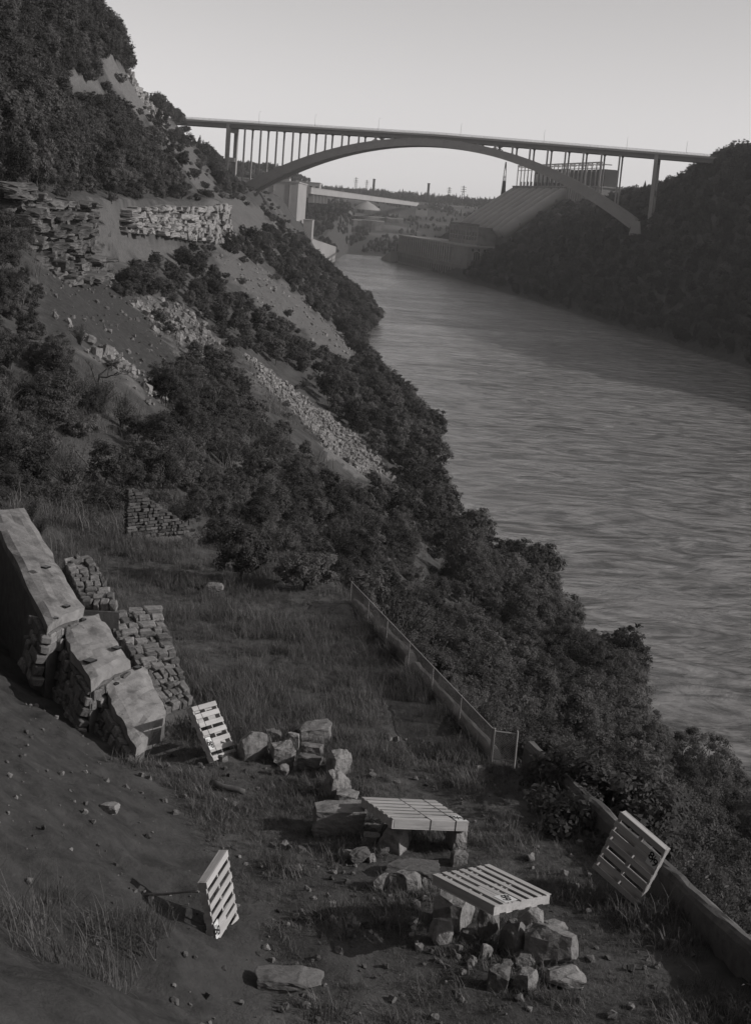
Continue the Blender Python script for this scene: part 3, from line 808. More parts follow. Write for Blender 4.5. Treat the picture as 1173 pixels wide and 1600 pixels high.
def conifer(seed, h, rad, n_whorl, per, leaf):
    rs = np.random.default_rng(seed); C = []; Nn = []
    for i in range(n_whorl):
        t = (i + rs.random()) / n_whorl; z = h * (0.08 + 0.92 * t); r = rad * (1 - t) ** 0.8 * rs.uniform(0.75, 1.15) + 0.08
        for b in range(5):
            a = rs.uniform(0, 6.28); k = int(per * (0.4 + 0.6 * (1 - t)))
            u = rs.random(k) ** 0.7 * r
            q = np.stack([np.cos(a + rs.normal(size=k) * 0.22) * u, np.sin(a + rs.normal(size=k) * 0.22) * u, z - u * 0.25 + rs.normal(size=k) * 0.1 * rad], -1)
            C.append(q); Nn.append(np.tile([math.cos(a) * 0.4, math.sin(a) * 0.4, 0.8], (k, 1)))
    Vl, Fl = leaves(np.concatenate(C), np.concatenate(Nn), leaf, rs, 0.35)
    mb = MB().tube([(0, 0, -0.4), (0, 0, h * 0.5), (0, 0, h * 0.97)], [0.05 * rad + 0.05, 0.04 * rad, 0.01], 6)
    return Vl, Fl, mb
KIND = {}
def add_kind(key, spec, leafmat):
    Vl, Fl, mb = spec
    crown = mk_mesh(key + ' crown', Vl, Fl, leafmat)
    trunk = mb.mesh(key + ' trunk', M_BARK, True)
    Vt = np.array(mb.V); 
    fm = [0] * len(Fl) + [1] * len(mb.F)
    whole = bpy.data.meshes.new(key)
    whole.from_pydata([tuple(v) for v in np.concatenate([Vl, Vt]).tolist()], [], [tuple(f) for f in Fl.tolist()] + [tuple(i + len(Vl) for i in f) for f in mb.F])
    whole.materials.append(leafmat); whole.materials.append(M_BARK)
    whole.polygons.foreach_set('material_index', np.array(fm, np.int32)); whole.update()
    KIND[key] = (crown, trunk, whole)
for i in range(5):                                            # trees near enough to show their leaves
    add_kind('tree_near%d' % i, broadleaf(20 + i, (5.2, 6.6, 7.4, 6.0, 8.2)[i], (2.9, 2.5, 2.7, 2.2, 2.3)[i], (0.8, 1.05, 1.15, 1.2, 1.4)[i], (110, 95, 120, 80, 95)[i], 115, 0.105, (0.62, 0.75, 0.6, 0.55, 0.7)[i], 3.6, lean=(0.35, 0.1)), M_LEAF if i % 2 == 0 else M_LEAF_DARK)
for i in range(5):
    add_kind('shrub_near%d' % i, broadleaf(40 + i, (1.9, 2.4, 2.8, 1.7, 2.6)[i], (1.45, 1.3, 1.3, 1.5, 1.1)[i], (0.6, .8, .95, .55, 1.0)[i], (60, 70, 60, 45, 50)[i], 130, 0.058, 0.33, 1.1), M_LEAF if i not in (1, 4) else M_LEAF_DARK)
def wand_shrub(seed, h, n, leaf):                              # upright shoots with leaves along them
    rs = np.random.default_rng(seed); C = []; Nn = []; mb = MB()
    for i in range(n):
        a = rs.uniform(0, 6.28); out = rs.uniform(.1, .55) * h; L = h * rs.uniform(.6, 1.1); d = np.array([math.cos(a), math.sin(a)])
        pts = [np.array([*(d * .08 * h * rs.random()), -.1]) ]
        for t in (.35, .7, 1.0): pts.append(np.array([*(d * out * t ** 1.5 + rs.normal(size=2) * .04 * h), L * t]))
        mb.tube(pts, [.018 * h, .013 * h, .009 * h, .004 * h], 4, False)
        for k in range(int(46 * rs.uniform(.5, 1.2))):
            t = rs.uniform(.3, 1.05); p = np.array([*(d * out * t ** 1.5), L * t]) + rs.normal(size=3) * .075 * h
            C.append(p); Nn.append(rs.normal(size=3) * .5 + np.array([0, 0, 1]))
    Vl, Fl = leaves(np.array(C), np.array(Nn), leaf, rs, .32); return Vl, Fl, mb
add_kind('shrub_near5', wand_shrub(51, 2.3, 30, .085), M_LEAF)
add_kind('shrub_near6', wand_shrub(52, 1.7, 40, .065), M_LEAF)
add_kind('tree_near5', broadleaf(31, 8.0, 2.5, 1.35, 36, 110, 0.11, 0.5, 5.4, lean=(.2, .3)), M_LEAF)
add_kind('tree_near6', broadleaf(32, 6.2, 2.8, .8, 42, 140, 0.13, 0.6, 4.2, lean=(.5, .1)), M_LEAF_DARK)
for i in range(4):
    add_kind('tree_far%d' % i, broadleaf(60 + i, (6.4, 8.0, 9.2, 7.2)[i], (3.3, 2.9, 3.0, 2.5)[i], (0.85, 1.1, 1.25, 1.2)[i], 70, 60, 0.24, 0.85, 4.2), M_LEAF if i % 2 else M_LEAF_DARK)
for i in range(2):
    add_kind('conifer%d' % i, conifer(80 + i, 8.5 + i, 2.1 + 0.3 * i, 30, 30, 0.2), M_NEEDLE)
for i in range(3):
    add_kind('shrub_far%d' % i, broadleaf(90 + i, (2.6, 2.1, 3.2)[i], (1.7, 1.8, 1.5)[i], (.7, .55, .9)[i], 36, 45, 0.16, 0.5, 1.2), M_LEAF if i != 2 else M_LEAF_DARK)
STOCK = {}
for k, v in KIND.items():
    o = bpy.data.objects.new('stock ' + k, v[2]); STOCK[k] = o

def mass(name, pts, rotz, scale, which, kinds, label, cat, tilt=None):
    """countless plants as ONE object: points that carry instances (kind = stuff)"""
    c = bpy.data.collections.new(name + ' kinds')
    order = list(kinds)
    for i, k in enumerate(order):
        o = bpy.data.objects.new('%02d %s' % (i, k), STOCK[k].data if k in STOCK else k); c.objects.link(o)
    me = bpy.data.meshes.new(name)
    me.vertices.add(len(pts)); me.vertices.foreach_set('co', np.asarray(pts, np.float32).ravel())
    a = me.attributes.new('rz', 'FLOAT_VECTOR', 'POINT')
    r3 = np.zeros((len(pts), 3), np.float32); r3[:, 2] = rotz
    if tilt is not None: r3[:, :2] = tilt
    a.data.foreach_set('vector', r3.ravel())
    me.attributes.new('sc', 'FLOAT', 'POINT').data.foreach_set('value', np.asarray(scale, np.float32))
    me.attributes.new('ix', 'INT', 'POINT').data.foreach_set('value', np.asarray(which, np.int32))
    ob = setp(link(name, me), label, cat, kind='stuff')
    g = bpy.data.node_groups.new(name, 'GeometryNodeTree')
    g.interface.new_socket('Geometry', in_out='INPUT', socket_type='NodeSocketGeometry')
    g.interface.new_socket('Geometry', in_out='OUTPUT', socket_type='NodeSocketGeometry')
    gi = g.nodes.new('NodeGroupInput'); go = g.nodes.new('NodeGroupOutput')
    ci = g.nodes.new('GeometryNodeCollectionInfo'); ci.inputs['Collection'].default_value = c
    ci.inputs['Separate Children'].default_value = True; ci.inputs['Reset Children'].default_value = True
    ip = g.nodes.new('GeometryNodeInstanceOnPoints'); ip.inputs['Pick Instance'].default_value = True
    def na(nm, ty):
        n = g.nodes.new('GeometryNodeInputNamedAttribute'); n.data_type = ty; n.inputs['Name'].default_value = nm
        return n.outputs['Attribute']
    er = g.nodes.new('FunctionNodeEulerToRotation')
    g.links.new(gi.outputs[0], ip.inputs['Points']); g.links.new(ci.outputs[0], ip.inputs['Instance'])
    g.links.new(na('ix', 'INT'), ip.inputs['Instance Index'])
    g.links.new(na('rz', 'FLOAT_VECTOR'), er.inputs[0]); g.links.new(er.outputs[0], ip.inputs['Rotation'])
    g.links.new(na('sc', 'FLOAT'), ip.inputs['Scale'])
    g.links.new(ip.outputs[0], go.inputs[0])
    md = ob.modifiers.new('plants', 'NODES'); md.node_group = g
    return ob
def jgrid(x0, x1, y0, y1, step, rs):
    gx = np.arange(x0, x1, step); gy = np.arange(y0, y1, step)
    X, Y = np.meshgrid(gx, gy)
    X = X + rs.uniform(-.48, .48, X.shape) * step; Y = Y + rs.uniform(-.48, .48, Y.shape) * step
    return X.ravel(), Y.ravel()

# ------------------------------------------------------------------ where plants grow on the left bank
rs = np.random.default_rng(11)
BARE = [('talus', .8), ('path', 1.0), ('scree', 1.0), ('upper_scree', .85), ('chute', 1.0), ('stones', .9), ('shelf', .85), ('crest', .92), ('crest2', .9), ('crest3', .8), ('bank_patch', .8)]
def bareness(x, y):
    b = np.zeros(len(x)); z = terrain(x, y)
    for k, a in BARE: b = np.maximum(b, on_patch(k, x, y, z) * a)
    return b
OPEN = [np.array(p, float) for p in (
    [(335, 392), (400, 415), (455, 455), (515, 505), (562, 548), (545, 565), (480, 525), (420, 480), (360, 440)],
    [(372, 550), (440, 566), (480, 596), (535, 650), (625, 748), (560, 758), (510, 715), (450, 660), (405, 615)],
    [(210, 465), (265, 475), (335, 520), (340, 540), (300, 548), (240, 512)], [(100, 505), (150, 540), (210, 575), (262, 632), (245, 640), (190, 590), (140, 555)],
    [(66, 432), (165, 438), (225, 500), (270, 545), (190, 560), (120, 530), (66, 520)], [(170, 322), (326, 322), (326, 385), (285, 378), (240, 365), (180, 345)],
    [(330, 305), (375, 318), (420, 340), (400, 360), (335, 335)], [(145, 325), (230, 350), (250, 385), (225, 410), (150, 425), (125, 380)], [(64, 308), (138, 308), (140, 420), (64, 440)],
    [(188, 765), (215, 765), (306, 835), (300, 846), (185, 846)], [(352, 195), (376, 195), (376, 285), (352, 270)], [(378, 283), (446, 283), (446, 345), (420, 330), (385, 312)],
    [(446, 338), (462, 338), (462, 364), (446, 364)], [(270, 960), (330, 935), (420, 935), (545, 965), (560, 1150), (300, 1090)], [(205, 165), (255, 172), (300, 205), (345, 296), (300, 300), (262, 235), (225, 200)],
    [(158, 78), (185, 95), (252, 172), (240, 190), (205, 168), (168, 130)], [(105, 112), (160, 140), (158, 152), (110, 135)], [(66, 845), (150, 860), (260, 950), (300, 1100), (66, 1100)],
    [(480, 384), (620, 384), (620, 410), (545, 410)])]
def blocks_open(x, y, z, sc, key):
    h = {'t': 7.0, 's': 2.2, 'c': 8.5}[key[0]] * sc; r = RAD[key[0]] * sc
    P = proj([[x, y, z + 0.25 * h], [x, y, z + 0.6 * h], [x, y, z + 1.0 * h], [x - 1.0 * r, y, z + .6 * h], [x + 1.0 * r, y, z + .6 * h], [x - .6 * r, y, z + .9 * h], [x + .6 * r, y, z + .9 * h]])
    return any(in_poly(P[:, 0], P[:, 1], q).any() for q in OPEN)
RAD = {'t': 3.0, 's': 1.4, 'c': 2.2}
cand = []
def take(x, y, scale, kinds_p, dens):
    keep = rs.random(len(x)) < dens
    x, y, scale = x[keep], y[keep], scale[keep]
    names = [k for k, _ in kinds_p]; pr = np.array([p for _, p in kinds_p]); pr = pr / pr.sum()
    kk = rs.choice(len(names), len(x), p=pr)
    z = terrain(x, y)
    for i in range(len(x)):
        if y[i] < 1300 and x[i] < 60 and blocks_open(x[i], y[i], z[i], scale[i], names[kk[i]]) and rs.random() < (.985 if names[kk[i]][0] != 's' else .93): continue
        cand.append((x[i], y[i], z[i], scale[i], names[kk[i]]))
TN = [('tree_near%d' % i, 1) for i in range(7)]; SN = [('shrub_near%d' % i, 1) for i in range(7)]
TF = [('tree_far%d' % i, 1) for i in range(4)]; SF = [('shrub_far%d' % i, 1) for i in range(3)]; CF = [('conifer%d' % i, 1) for i in range(2)]
# a: slope right of the bench wall, from the wall down to the river
x, y = jgrid(2, 100, 22, 130, 1.75, rs)
e = x - x_edge(y)
m = (e > 0.9) & (x < x_shore(y) - 1) & ((y < 66) | (x > -2 + (y - 66) * 0.0))
x, y, e = x[m], y[m], e[m]
lim = np.clip((e + 0.3) / 7.0, 0.26, 1.0)
take(x, y, lim * rs.uniform(0.6, 1.05, len(x)) * 1.35, SN, np.where(e < 9, 0.62, 0.12))
m2 = e > 6.5
take(x[m2], y[m2], np.clip(e[m2] / 22, 0.42, 1.0) * rs.uniform(0.65, 1.1, m2.sum()) * 0.95, TN, 0.24)
x, y = jgrid(3, 11, 22, 37.4, 0.8, rs)
e = x - x_edge(y); m = (e > 0.35) & (e < 1.6) & ~((y > 31.0) & (y < 33.4)) & ~((y > 27.0) & (y < 28.8))
x, y = x[m], y[m]; ov = ((y > 33.4) & (y < 36.4)) | (y < 26.6)
take(x, y, np.where(ov, rs.uniform(1.05, 1.5, len(x)), rs.uniform(.45, .7, len(x))), SN, np.where(ov, .55, .35))
# b: bushes at the end of the bench and on the slope beyond
x, y = jgrid(-45, 50, 58, 185, 2.1, rs)
fieldedge = 57.5 + 3 * N1.fbm(x / 5, y / 5, 2)
m = (x < x_shore(y) - 1) & ((y > fieldedge) | (x < x_base(y) - 5.5) | (x > x_edge(y) + 3)) & (x > x_ledge(y) + 3)
x, y = x[m], y[m]
dn = (1 - bareness(x, y))
near_wall = (y < 70) & (x < x_base(y) + 2) & (x > -20)
take(x, y, rs.uniform(0.45, 1.5, len(x)) * np.where(near_wall, .5, 1) * np.where(y < 66, .7, 1), SN, 0.6 * dn * (.45 + .55 * sstep(-.3, .2, N2.fbm(x / 9, y / 12, 3))))
take(x, y, rs.uniform(0.45, 1.0, len(x)) * np.where(x > x_shore(y) - 30, 1.15, .8), TN, (0.055 + 0.19 * (x > x_shore(y) - 25)) * dn * ~near_wall * (y > 70))
# c: left slope behind the ruined wall
x, y = jgrid(-22, -8, 42, 66, 1.5, rs)
m = (x < x_base(y) - 1.2)
take(x[m], y[m], rs.uniform(0.35, 0.75, m.sum()), SN, 0.36)
# d: the long bank out to the bridge
x, y = jgrid(-175, 40, 185, 1300, 4.0, rs)
m = (x < x_shore(y) + 1) & (x > x_ledge(y) - 12)
x, y = x[m], y[m]
dn = 1 - bareness(x, y)
sh = np.exp(-np.maximum(x_shore(y) - x, 0) / 16)
clump = sstep(-0.1, 0.35, N3.fbm(x / 18, y / 30, 3))
cliffz = (x > x_ledge(y) - 1) & (x < x_ledge(y) + 3) & (y < 520)
sc = rs.uniform(0.35, 1.1, len(x)) * (0.75 + 0.45 * sh)
take(x, y, sc, TF, np.clip((0.03 + 0.42 * clump + 0.75 * sh), 0, .9) * dn * np.where(cliffz, 0.1, 1))
take(x, y, rs.uniform(0.35, 1.2, len(x)), SF, 0.75 * np.maximum(dn, .15) * np.where(cliffz, .2, 1))
x, y = jgrid(-175, -40, 190, 1180, 2.3, rs)                     # steep wooded face above the ledge
m = (x <= x_ledge(y) - 6) & (x > x_rim(y) - 30)
x, y = x[m], y[m]
zz = terrain(x, y)
rimrock = (zz > 97) & (zz < 112) & (y > 420) & (N2.fbm(x / 9, y / 25, 3) > -.1)
take(x, y, rs.uniform(0.45, 1.05, len(x)), TF + [('conifer0', .5), ('conifer1', .5)], np.where(rimrock, .05, .5) * (1 - bareness(x, y)))
take(x, y, rs.uniform(0.5, 1.2, len(x)), SF, 0.5 * np.where(rimrock, .25, 1) * np.maximum(1 - bareness(x, y), .1))
x, y = jgrid(-175, -40, 190, 1000, 1.7, rs)
m = (x <= x_ledge(y) - 8) & (x > x_rim(y) - 4)
x, y = x[m], y[m]
take(x, y, rs.uniform(0.5, 1.5, len(x)), SF + TF[:1], 0.55 * np.maximum(1 - bareness(x, y), .05))
cand_left = cand; cand = []
# e: shaded right bank
x, y = jgrid(-10, 330, 560, 1520, 6.2, rs)
m = (x > x_shore2(y) + 0.5) & (x < x_rim2(y) + 45)
x, y = x[m], y[m]
pwz = (y > 1445) & (x > x_shore2(y) + 1)
take(x, y, rs.uniform(0.75, 1.35, len(x)) * np.where(x > x_rim2(y) - 8, 1.2, 1), TF + [('conifer0', .3)], np.where(pwz, 0.0, 0.85))
x, y = jgrid(150, 420, 1080, 1460, 8, rs)
m = (x > x_rim2(y) + 30) & (x < x_rim2(y) + 130)
take(x[m], y[m], rs.uniform(0.9, 1.4, m.sum()), TF, 0.6)
cand_right = cand; cand = []
# f: far valley side, quarry woods and the plain's treeline
x, y = jgrid(-330, 330, 1800, 3150, 9.5, rs)
den = sstep(-0.25, 0.3, N2.fbm(x / 60 + 2, y / 70, 3)) * (1 - 0.9 * sstep(0.05, 0.35, N2.fbm(x / 90, y / 60, 4)))
den = np.where((y < 2120) | ((x < -50) & (y < 2500)), 0.85, 0.6 * den) * (terrain(x, y) > 2.0) * ~((np.abs((x + 97) - (y - 1579) * 0.1028) < 9))
den = den * ~((x > -10) & (x < 220) & (y < 1830) & (x > 25))
take(x, y, rs.uniform(0.6, 1.1, len(x)), TF + [('conifer0', 1), ('conifer1', 1)], den)
x, y = jgrid(-520, 620, 3180, 3420, 11, rs)
take(x, y, rs.uniform(1.3, 2.3, len(x)), TF + [('conifer0', 1.6), ('conifer1', 1.6)], 0.8)
x, y = jgrid(60, 250, 1665, 1790, 8, rs)
take(x, y, rs.uniform(0.6, 1.15, len(x)), TF, 0.8 * (x > 85 + (y - 1665) * -.2))
x, y = jgrid(-24, 10, 1785, 1826, 5, rs)
take(x, y, rs.uniform(0.5, 0.9, len(x)), TF, 0.8 * (terrain(x, y) > 0.5))
x, y = jgrid(-330, -105, 1585, 1800, 9, rs)
take(x, y, rs.uniform(0.8, 1.3, len(x)), TF, 0.75)
x, y = jgrid(-112, -58, 1590, 1810, 7, rs)
take(x, y, rs.uniform(0.6, 1.1, len(x)), TF + [('conifer0', .5)], 0.85 * (terrain(x, y) > 3) * (np.abs((x + 97) - (y - 1579) * 0.1028) > 6))
x, y = jgrid(-300, -150, 1380, 1585, 9, rs)
take(x, y, rs.uniform(0.8, 1.3, len(x)), TF, 0.6 * (terrain(x, y) > 80))
cand_far = cand; cand = []

# ------------------------------------------------------------------ single plants: the ones that show largest, one object each
def in_frame(c, pad=30):
    p = proj(np.array(c[:3]) + np.array([0, 0, 1.5]))[0]
    return p[2] > 1 and -pad < p[0] < PW + pad and -pad < p[1] < PH + pad
def visible_from_eye(c):
    t = np.array([c[0], c[1], c[2] + (5.0 if 'tree' in c[4] or 'con' in c[4] else 1.8) * c[3]]) - EYE
    k = np.linspace(0.03, 0.985, 60)[:, None]
    P = EYE + t * k
    return not np.any(terrain(P[:, 0], P[:, 1]) > P[:, 2] + 0.3)
def place(c, name, label, cat, group, parts=True):
    cr, tr, wh = KIND[c[4]]
    rz = rs.uniform(0, 6.28)
    if parts:
        e = empty(name, c[:3], label, cat, group); e.rotation_euler = (rs.normal() * .05, rs.normal() * .05, rz); e.scale = (c[3],) * 3
        link('crown' if cat == 'tree' else 'foliage', cr, e); link('trunk' if cat == 'tree' else 'stem', tr, e)
    else:
        e = setp(link(name, wh, None, c[:3], (0, 0, rz), c[3]), label, cat, group)
    return e
rest = []
trees = [c for c in cand_left if c[4][0] in 'tc']; shr = [c for c in cand_left if c[4][0] == 's']
def size_px(c): return c[3] * RAD[c[4][0]] / math.hypot(c[0], c[1])
def pick(lst, n):
    vis = [c for c in lst if in_frame(c) and visible_from_eye(c)]
    vis.sort(key=size_px, reverse=True)
    chosen = vis[:n]; ids = set(map(id, chosen))
    return chosen, [c for c in lst if id(c) not in ids]
t_near, t_rest = pick(trees, 200)
s_near, s_rest = pick(shr, 290)
r_near, r_rest = pick([c for c in cand_right if c[4][0] == 't'], 40)
r_rest += [c for c in cand_right if c[4][0] != 't']
def where_label(c, tree):
    x, y = c[0], c[1]
    u = float(x_shore(np.array(y)) - x); e = float(x - x_edge(np.array(y))); k = int(c[4][-1])
    noun = 'tree' if tree else 'bush'
    if c[4][0] == 'c': noun = 'conifer'
    look = ('broad pale', 'slim dark', 'rounded pale', 'low dark', 'tall slim', 'open airy', 'flat topped')[k % 7] if tree else ('spreading pale', 'dark upright', 'leafy tall', 'low flat', 'narrow dark', 'wispy', 'thin stemmed')[k % 7]
    size = 'big' if c[3] > (0.8 if tree else 1.1) else 'small' if c[3] < (0.6 if tree else .7) else 'middling'
    if y < 62 and x < -6: where, gp = 'on the slope above the ruined stone wall', 'above the ruined wall'
    elif y < 150 and e > 0:
        along = ('below the near end of the low wall' if y < 27.5 else 'beside the leaning pallet' if y < 32.5 else 'between leaning pallet and gate' if y < 37 else 'behind the wire gate' if y < 42
                 else 'behind the near half of the fence' if y < 49 else 'behind the far half of the fence' if y < 57 else 'past the end of the fence' if y < 72 else 'beyond the fence' if y < 90 else 'far beyond the fence' if y < 115 else 'towards the long scree')
        down = 'just over the wall' if e < 2.5 else 'a little way down' if e < 6 else 'part way down' if e < 12 else 'half way down' if u > 34 else 'well down' if u > 20 else 'low by the river'
        where, gp = down + ' ' + along, 'below the bench wall'
    elif u < 16: where, gp = ('on the left shore %s' % ('near the bench' if y < 260 else 'beside the long scree' if y < 450 else 'near the small headland' if y < 800 else 'under the bridge')), 'along the left shore'
    elif y < 190: where, gp = ('past the grassy bench, ' + ('close behind the wing wall' if x < -6 and y < 85 else 'at the edge of the grass' if y < 75 else 'on the dark slope' if y < 120 else 'below the long scree')), 'past the bench'
    elif float(terrain(np.array([x]), np.array([y]))[0]) > 60: where, gp = ('on the upper left cliff ' + ('at the rim' if zat(x, y) > 100 else 'above the pale ledge')), 'on the upper cliff'
    else: where, gp = ('on the left talus slope ' + ('below the layered outcrop' if y < 300 else 'below the pale ledge' if y < 540 else 'towards the bridge')), 'on the talus slope'
    return '%s %s %s %s' % (size, look, noun, where), {'tree': 'trees ', 'bush': 'bushes ', 'conifer': 'conifers '}[noun] + gp
for c in t_near:
    lb, gp = where_label(c, True)
    place(c, 'conifer_tree' if c[4][0] == 'c' else 'tree', lb, 'tree', gp, True)
for c in s_near:
    lb, gp = where_label(c, False); place(c, 'shrub', lb, 'bush', gp, math.hypot(c[0], c[1]) < 75)
for c in r_near:
    hh = 'on the right rim' if zat(c[0], c[1]) > 95 else 'half way up the right bank' if zat(c[0], c[1]) > 40 else 'low on the right bank'
    place(c, 'tree', '%s shaded %s tree %s %s' % ('large' if c[3] > 1.3 else 'middling' if c[3] > 1.1 else 'smaller', ('dark', 'broad', 'slim', 'tall')[int(c[4][-1])], hh,
        (lambda q: 'beside the power house' if q < 800 else 'below the gate house' if q < 900 else 'below the arch foot' if q < 1000 else 'right of the end tower' if q < 1060 else 'at the picture edge')(proj(c[:3])[0][0])), 'tree', 'trees on the right bank', False)
def mass_of(name, lst, label, cat):
    kinds = sorted(set(c[4] for c in lst)); ki = {k: i for i, k in enumerate(kinds)}
    mass(name, [c[:3] for c in lst], rs.uniform(0, 6.28, len(lst)), [c[3] for c in lst], [ki[c[4]] for c in lst], kinds, label, cat)
mass_of('woods', t_rest, 'dense dark trees covering the left bank of the gorge', 'woods')
mass_of('undergrowth', s_rest, 'low scrub and undergrowth covering the left bank', 'undergrowth')
mass_of('woods', r_rest, 'dark shaded woods covering the right bank', 'woods')
mass_of('woods', cand_far, 'far woods and treeline beyond the bend of the river', 'woods')

# ------------------------------------------------------------------ stones: shared shapes
def stone_block(seed, jit=0.10, bev=0.10):
    r_ = np.random.default_rng(seed); bm = bmesh.new(); bmesh.ops.create_cube(bm, size=1.0)
    for v in bm.verts: v.co += Vector(r_.uniform(-jit, jit, 3))
    bmesh.ops.bevel(bm, geom=bm.edges[:], offset=bev * 0.5, segments=1, affect='EDGES', profile=0.5)
    return bm
def bm_mesh(bm, name, mat, smooth=False):
    me = bpy.data.meshes.new(name); bm.to_mesh(me); bm.free(); me.materials.append(mat)
    if smooth: me.polygons.foreach_set('use_smooth', np.ones(len(me.polygons), bool))
    return me
WALL_ST = [bm_mesh(stone_block(i, 0.13, 0.2), 'wall stone', M_WALLSTONE) for i in range(9)]
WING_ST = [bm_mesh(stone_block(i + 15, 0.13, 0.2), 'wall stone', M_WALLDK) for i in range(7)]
def rock_bm(seed, n=16, flat=1.0, square=0.0, sub=2, rough=0.05):
    """angular boulder: a block cut by random planes (fewer cuts when squared), edges broken, faces lumpy"""
    r_ = np.random.default_rng(seed); bm = bmesh.new()
    bmesh.ops.create_cube(bm, size=1.0)
    for v in bm.verts: v.co += Vector(r_.uniform(-.16, .16, 3) * (1.15 - square))
    cuts = int(round(4 + 13 * (1 - square))) if square < .95 else 1
    for k in range(cuts):
        d = r_.normal(size=3); d /= np.linalg.norm(d)
        dist = r_.uniform(0.40, 0.60) if square < .5 else r_.uniform(0.52, 0.66)
        res = bmesh.ops.bisect_plane(bm, geom=bm.verts[:] + bm.edges[:] + bm.faces[:], plane_co=Vector(d * dist), plane_no=Vector(d), clear_outer=True)
        ed = [e for e in bm.edges if e.is_boundary]
        if ed: bmesh.ops.contextual_create(bm, geom=ed)
    bmesh.ops.bevel(bm, geom=bm.edges[:], offset=0.022, segments=1, affect='EDGES', profile=0.6, clamp_overlap=True)
    bmesh.ops.triangulate(bm, faces=bm.faces[:])
    for it in range(3):
        lim = (0.3, 0.2, 0.13)[it] if sub > 1 else (0.4, 0.3, 0.25)[it]
        big_ = [e for e in bm.edges if e.calc_length() > lim]
        if big_:
            bmesh.ops.subdivide_edges(bm, edges=big_, cuts=1); bmesh.ops.triangulate(bm, faces=bm.faces[:])
    off = r_.uniform(0, 50)
    bm.normal_update()
    mv = []
    for v in bm.verts:
        c = v.co; nz = N1.fbm(c.x * 2.6 + off, c.y * 2.6 + c.z * 2.1, 4) + 0.8 * N2.fbm(c.z * 5 + off, c.x * 5 - c.y * 3, 3)
        mv.append(v.normal * (rough * 1.5 * float(nz)))
    for v, d in zip(bm.verts, mv): v.co += d
    xs_ = [v.co for v in bm.verts]
    lo = Vector((min(c.x for c in xs_), min(c.y for c in xs_), min(c.z for c in xs_))); hi = Vector((max(c.x for c in xs_), max(c.y for c in xs_), max(c.z for c in xs_)))
    for v in bm.verts:
        v.co = Vector(((v.co.x - (lo.x + hi.x) / 2) / (hi.x - lo.x), (v.co.y - (lo.y + hi.y) / 2) / (hi.y - lo.y), (v.co.z - lo.z) / (hi.z - lo.z) * flat))
    return bm

def centred(bm):
    for v in bm.verts: v.co.z -= 0.5
    return bm
STRATA = [bm_mesh(centred(rock_bm(80 + i, 15, 1.0, .7, 1, 0.07)), 'rock bed', M_STRATA) for i in range(9)]
LIME_ST = [bm_mesh(centred(rock_bm(60 + i, 15, 1.0, .62, 1, 0.06)), 'rock block', M_STONE) for i in range(9)]

def lay_stones(parent, org, quad, rows, cols, depth, meshes, r_, seat=0.35, name='stone', skip=0.0):
    """quad: 4 corners P00,P10 (along u), P11,P01; rows step along v. Each stone is one part."""
    P00, P10, P11, P01 = [np.asarray(p, float) for p in quad]
    def S_(u, v): return (P00 * (1 - u) + P10 * u) * (1 - v) + (P01 * (1 - u) + P11 * u) * v
    edges = np.cumsum(r_.uniform(0.55, 1.5, rows)); edges = np.concatenate([[0], edges / edges[-1]])
    for i in range(rows):
        v0, v1 = edges[i], edges[i + 1]
        cu = np.cumsum(r_.uniform(0.4, 2.0, cols + int(r_.integers(0, 2)))); cu = np.concatenate([[0], cu / cu[-1]])
        for j in range(len(cu) - 1):
            if r_.random() < skip: continue
            u0, u1 = cu[j], cu[j + 1]; um, vm = (u0 + u1) / 2, (v0 + v1) / 2
            a = S_(u1, vm) - S_(u0, vm); b = S_(um, v1) - S_(um, v0)
            la, lb = np.linalg.norm(a), np.linalg.norm(b); a = a / la; n_ = np.cross(a, b); n_ /= np.linalg.norm(n_); b2 = np.cross(n_, a)
            c = S_(um, vm) + n_ * r_.uniform(-0.22, 0.22) * depth - org
            o = link(name, meshes[int(r_.integers(len(meshes)))], parent)
            m = np.eye(4); m[:3, 0] = a * la * r_.uniform(0.84, 0.95); m[:3, 1] = b2 * lb * r_.uniform(0.72, 0.92); m[:3, 2] = n_ * depth; m[:3, 3] = c
            if r_.random() < 0.5: m[:3, 0] *= -1; m[:3, 1] *= -1
            o.matrix_local = Matrix(m.tolist())

# ------------------------------------------------------------------ ruined stone wall with stepped concrete cap
rw = np.random.default_rng(5)
W0 = np.array([-7.5, 40.0, 46.0])
wall = empty('ruined_wall', W0, 'ruined stone wall with a pale stepped concrete top, left of the grassy bench', 'wall')
CAPS = [  # far-left, far-right, near-right, near-left: pixel and height
    ([(10, 842, 49.8), (66, 836, 49.8), (130, 944, 49.15), (74, 972, 49.15)]),
    ([(88, 968, 48.75), (155, 955, 48.75), (201, 1028, 48.2), (143, 1058, 48.2)]),
    ([(157, 1058, 47.85), (224, 1034, 47.85), (259, 1112, 47.15), (214, 1168, 46.95)])]
CAPW = [[at_z(*p) for p in c] for c in CAPS]
ext = CAPW[0]; dv = (ext[0] - ext[3]); dv = ext[1] - ext[2]; ext[0] = ext[0] + dv * 0.5; ext[1] = ext[1] + dv * 0.5        # runs on past the picture's edge
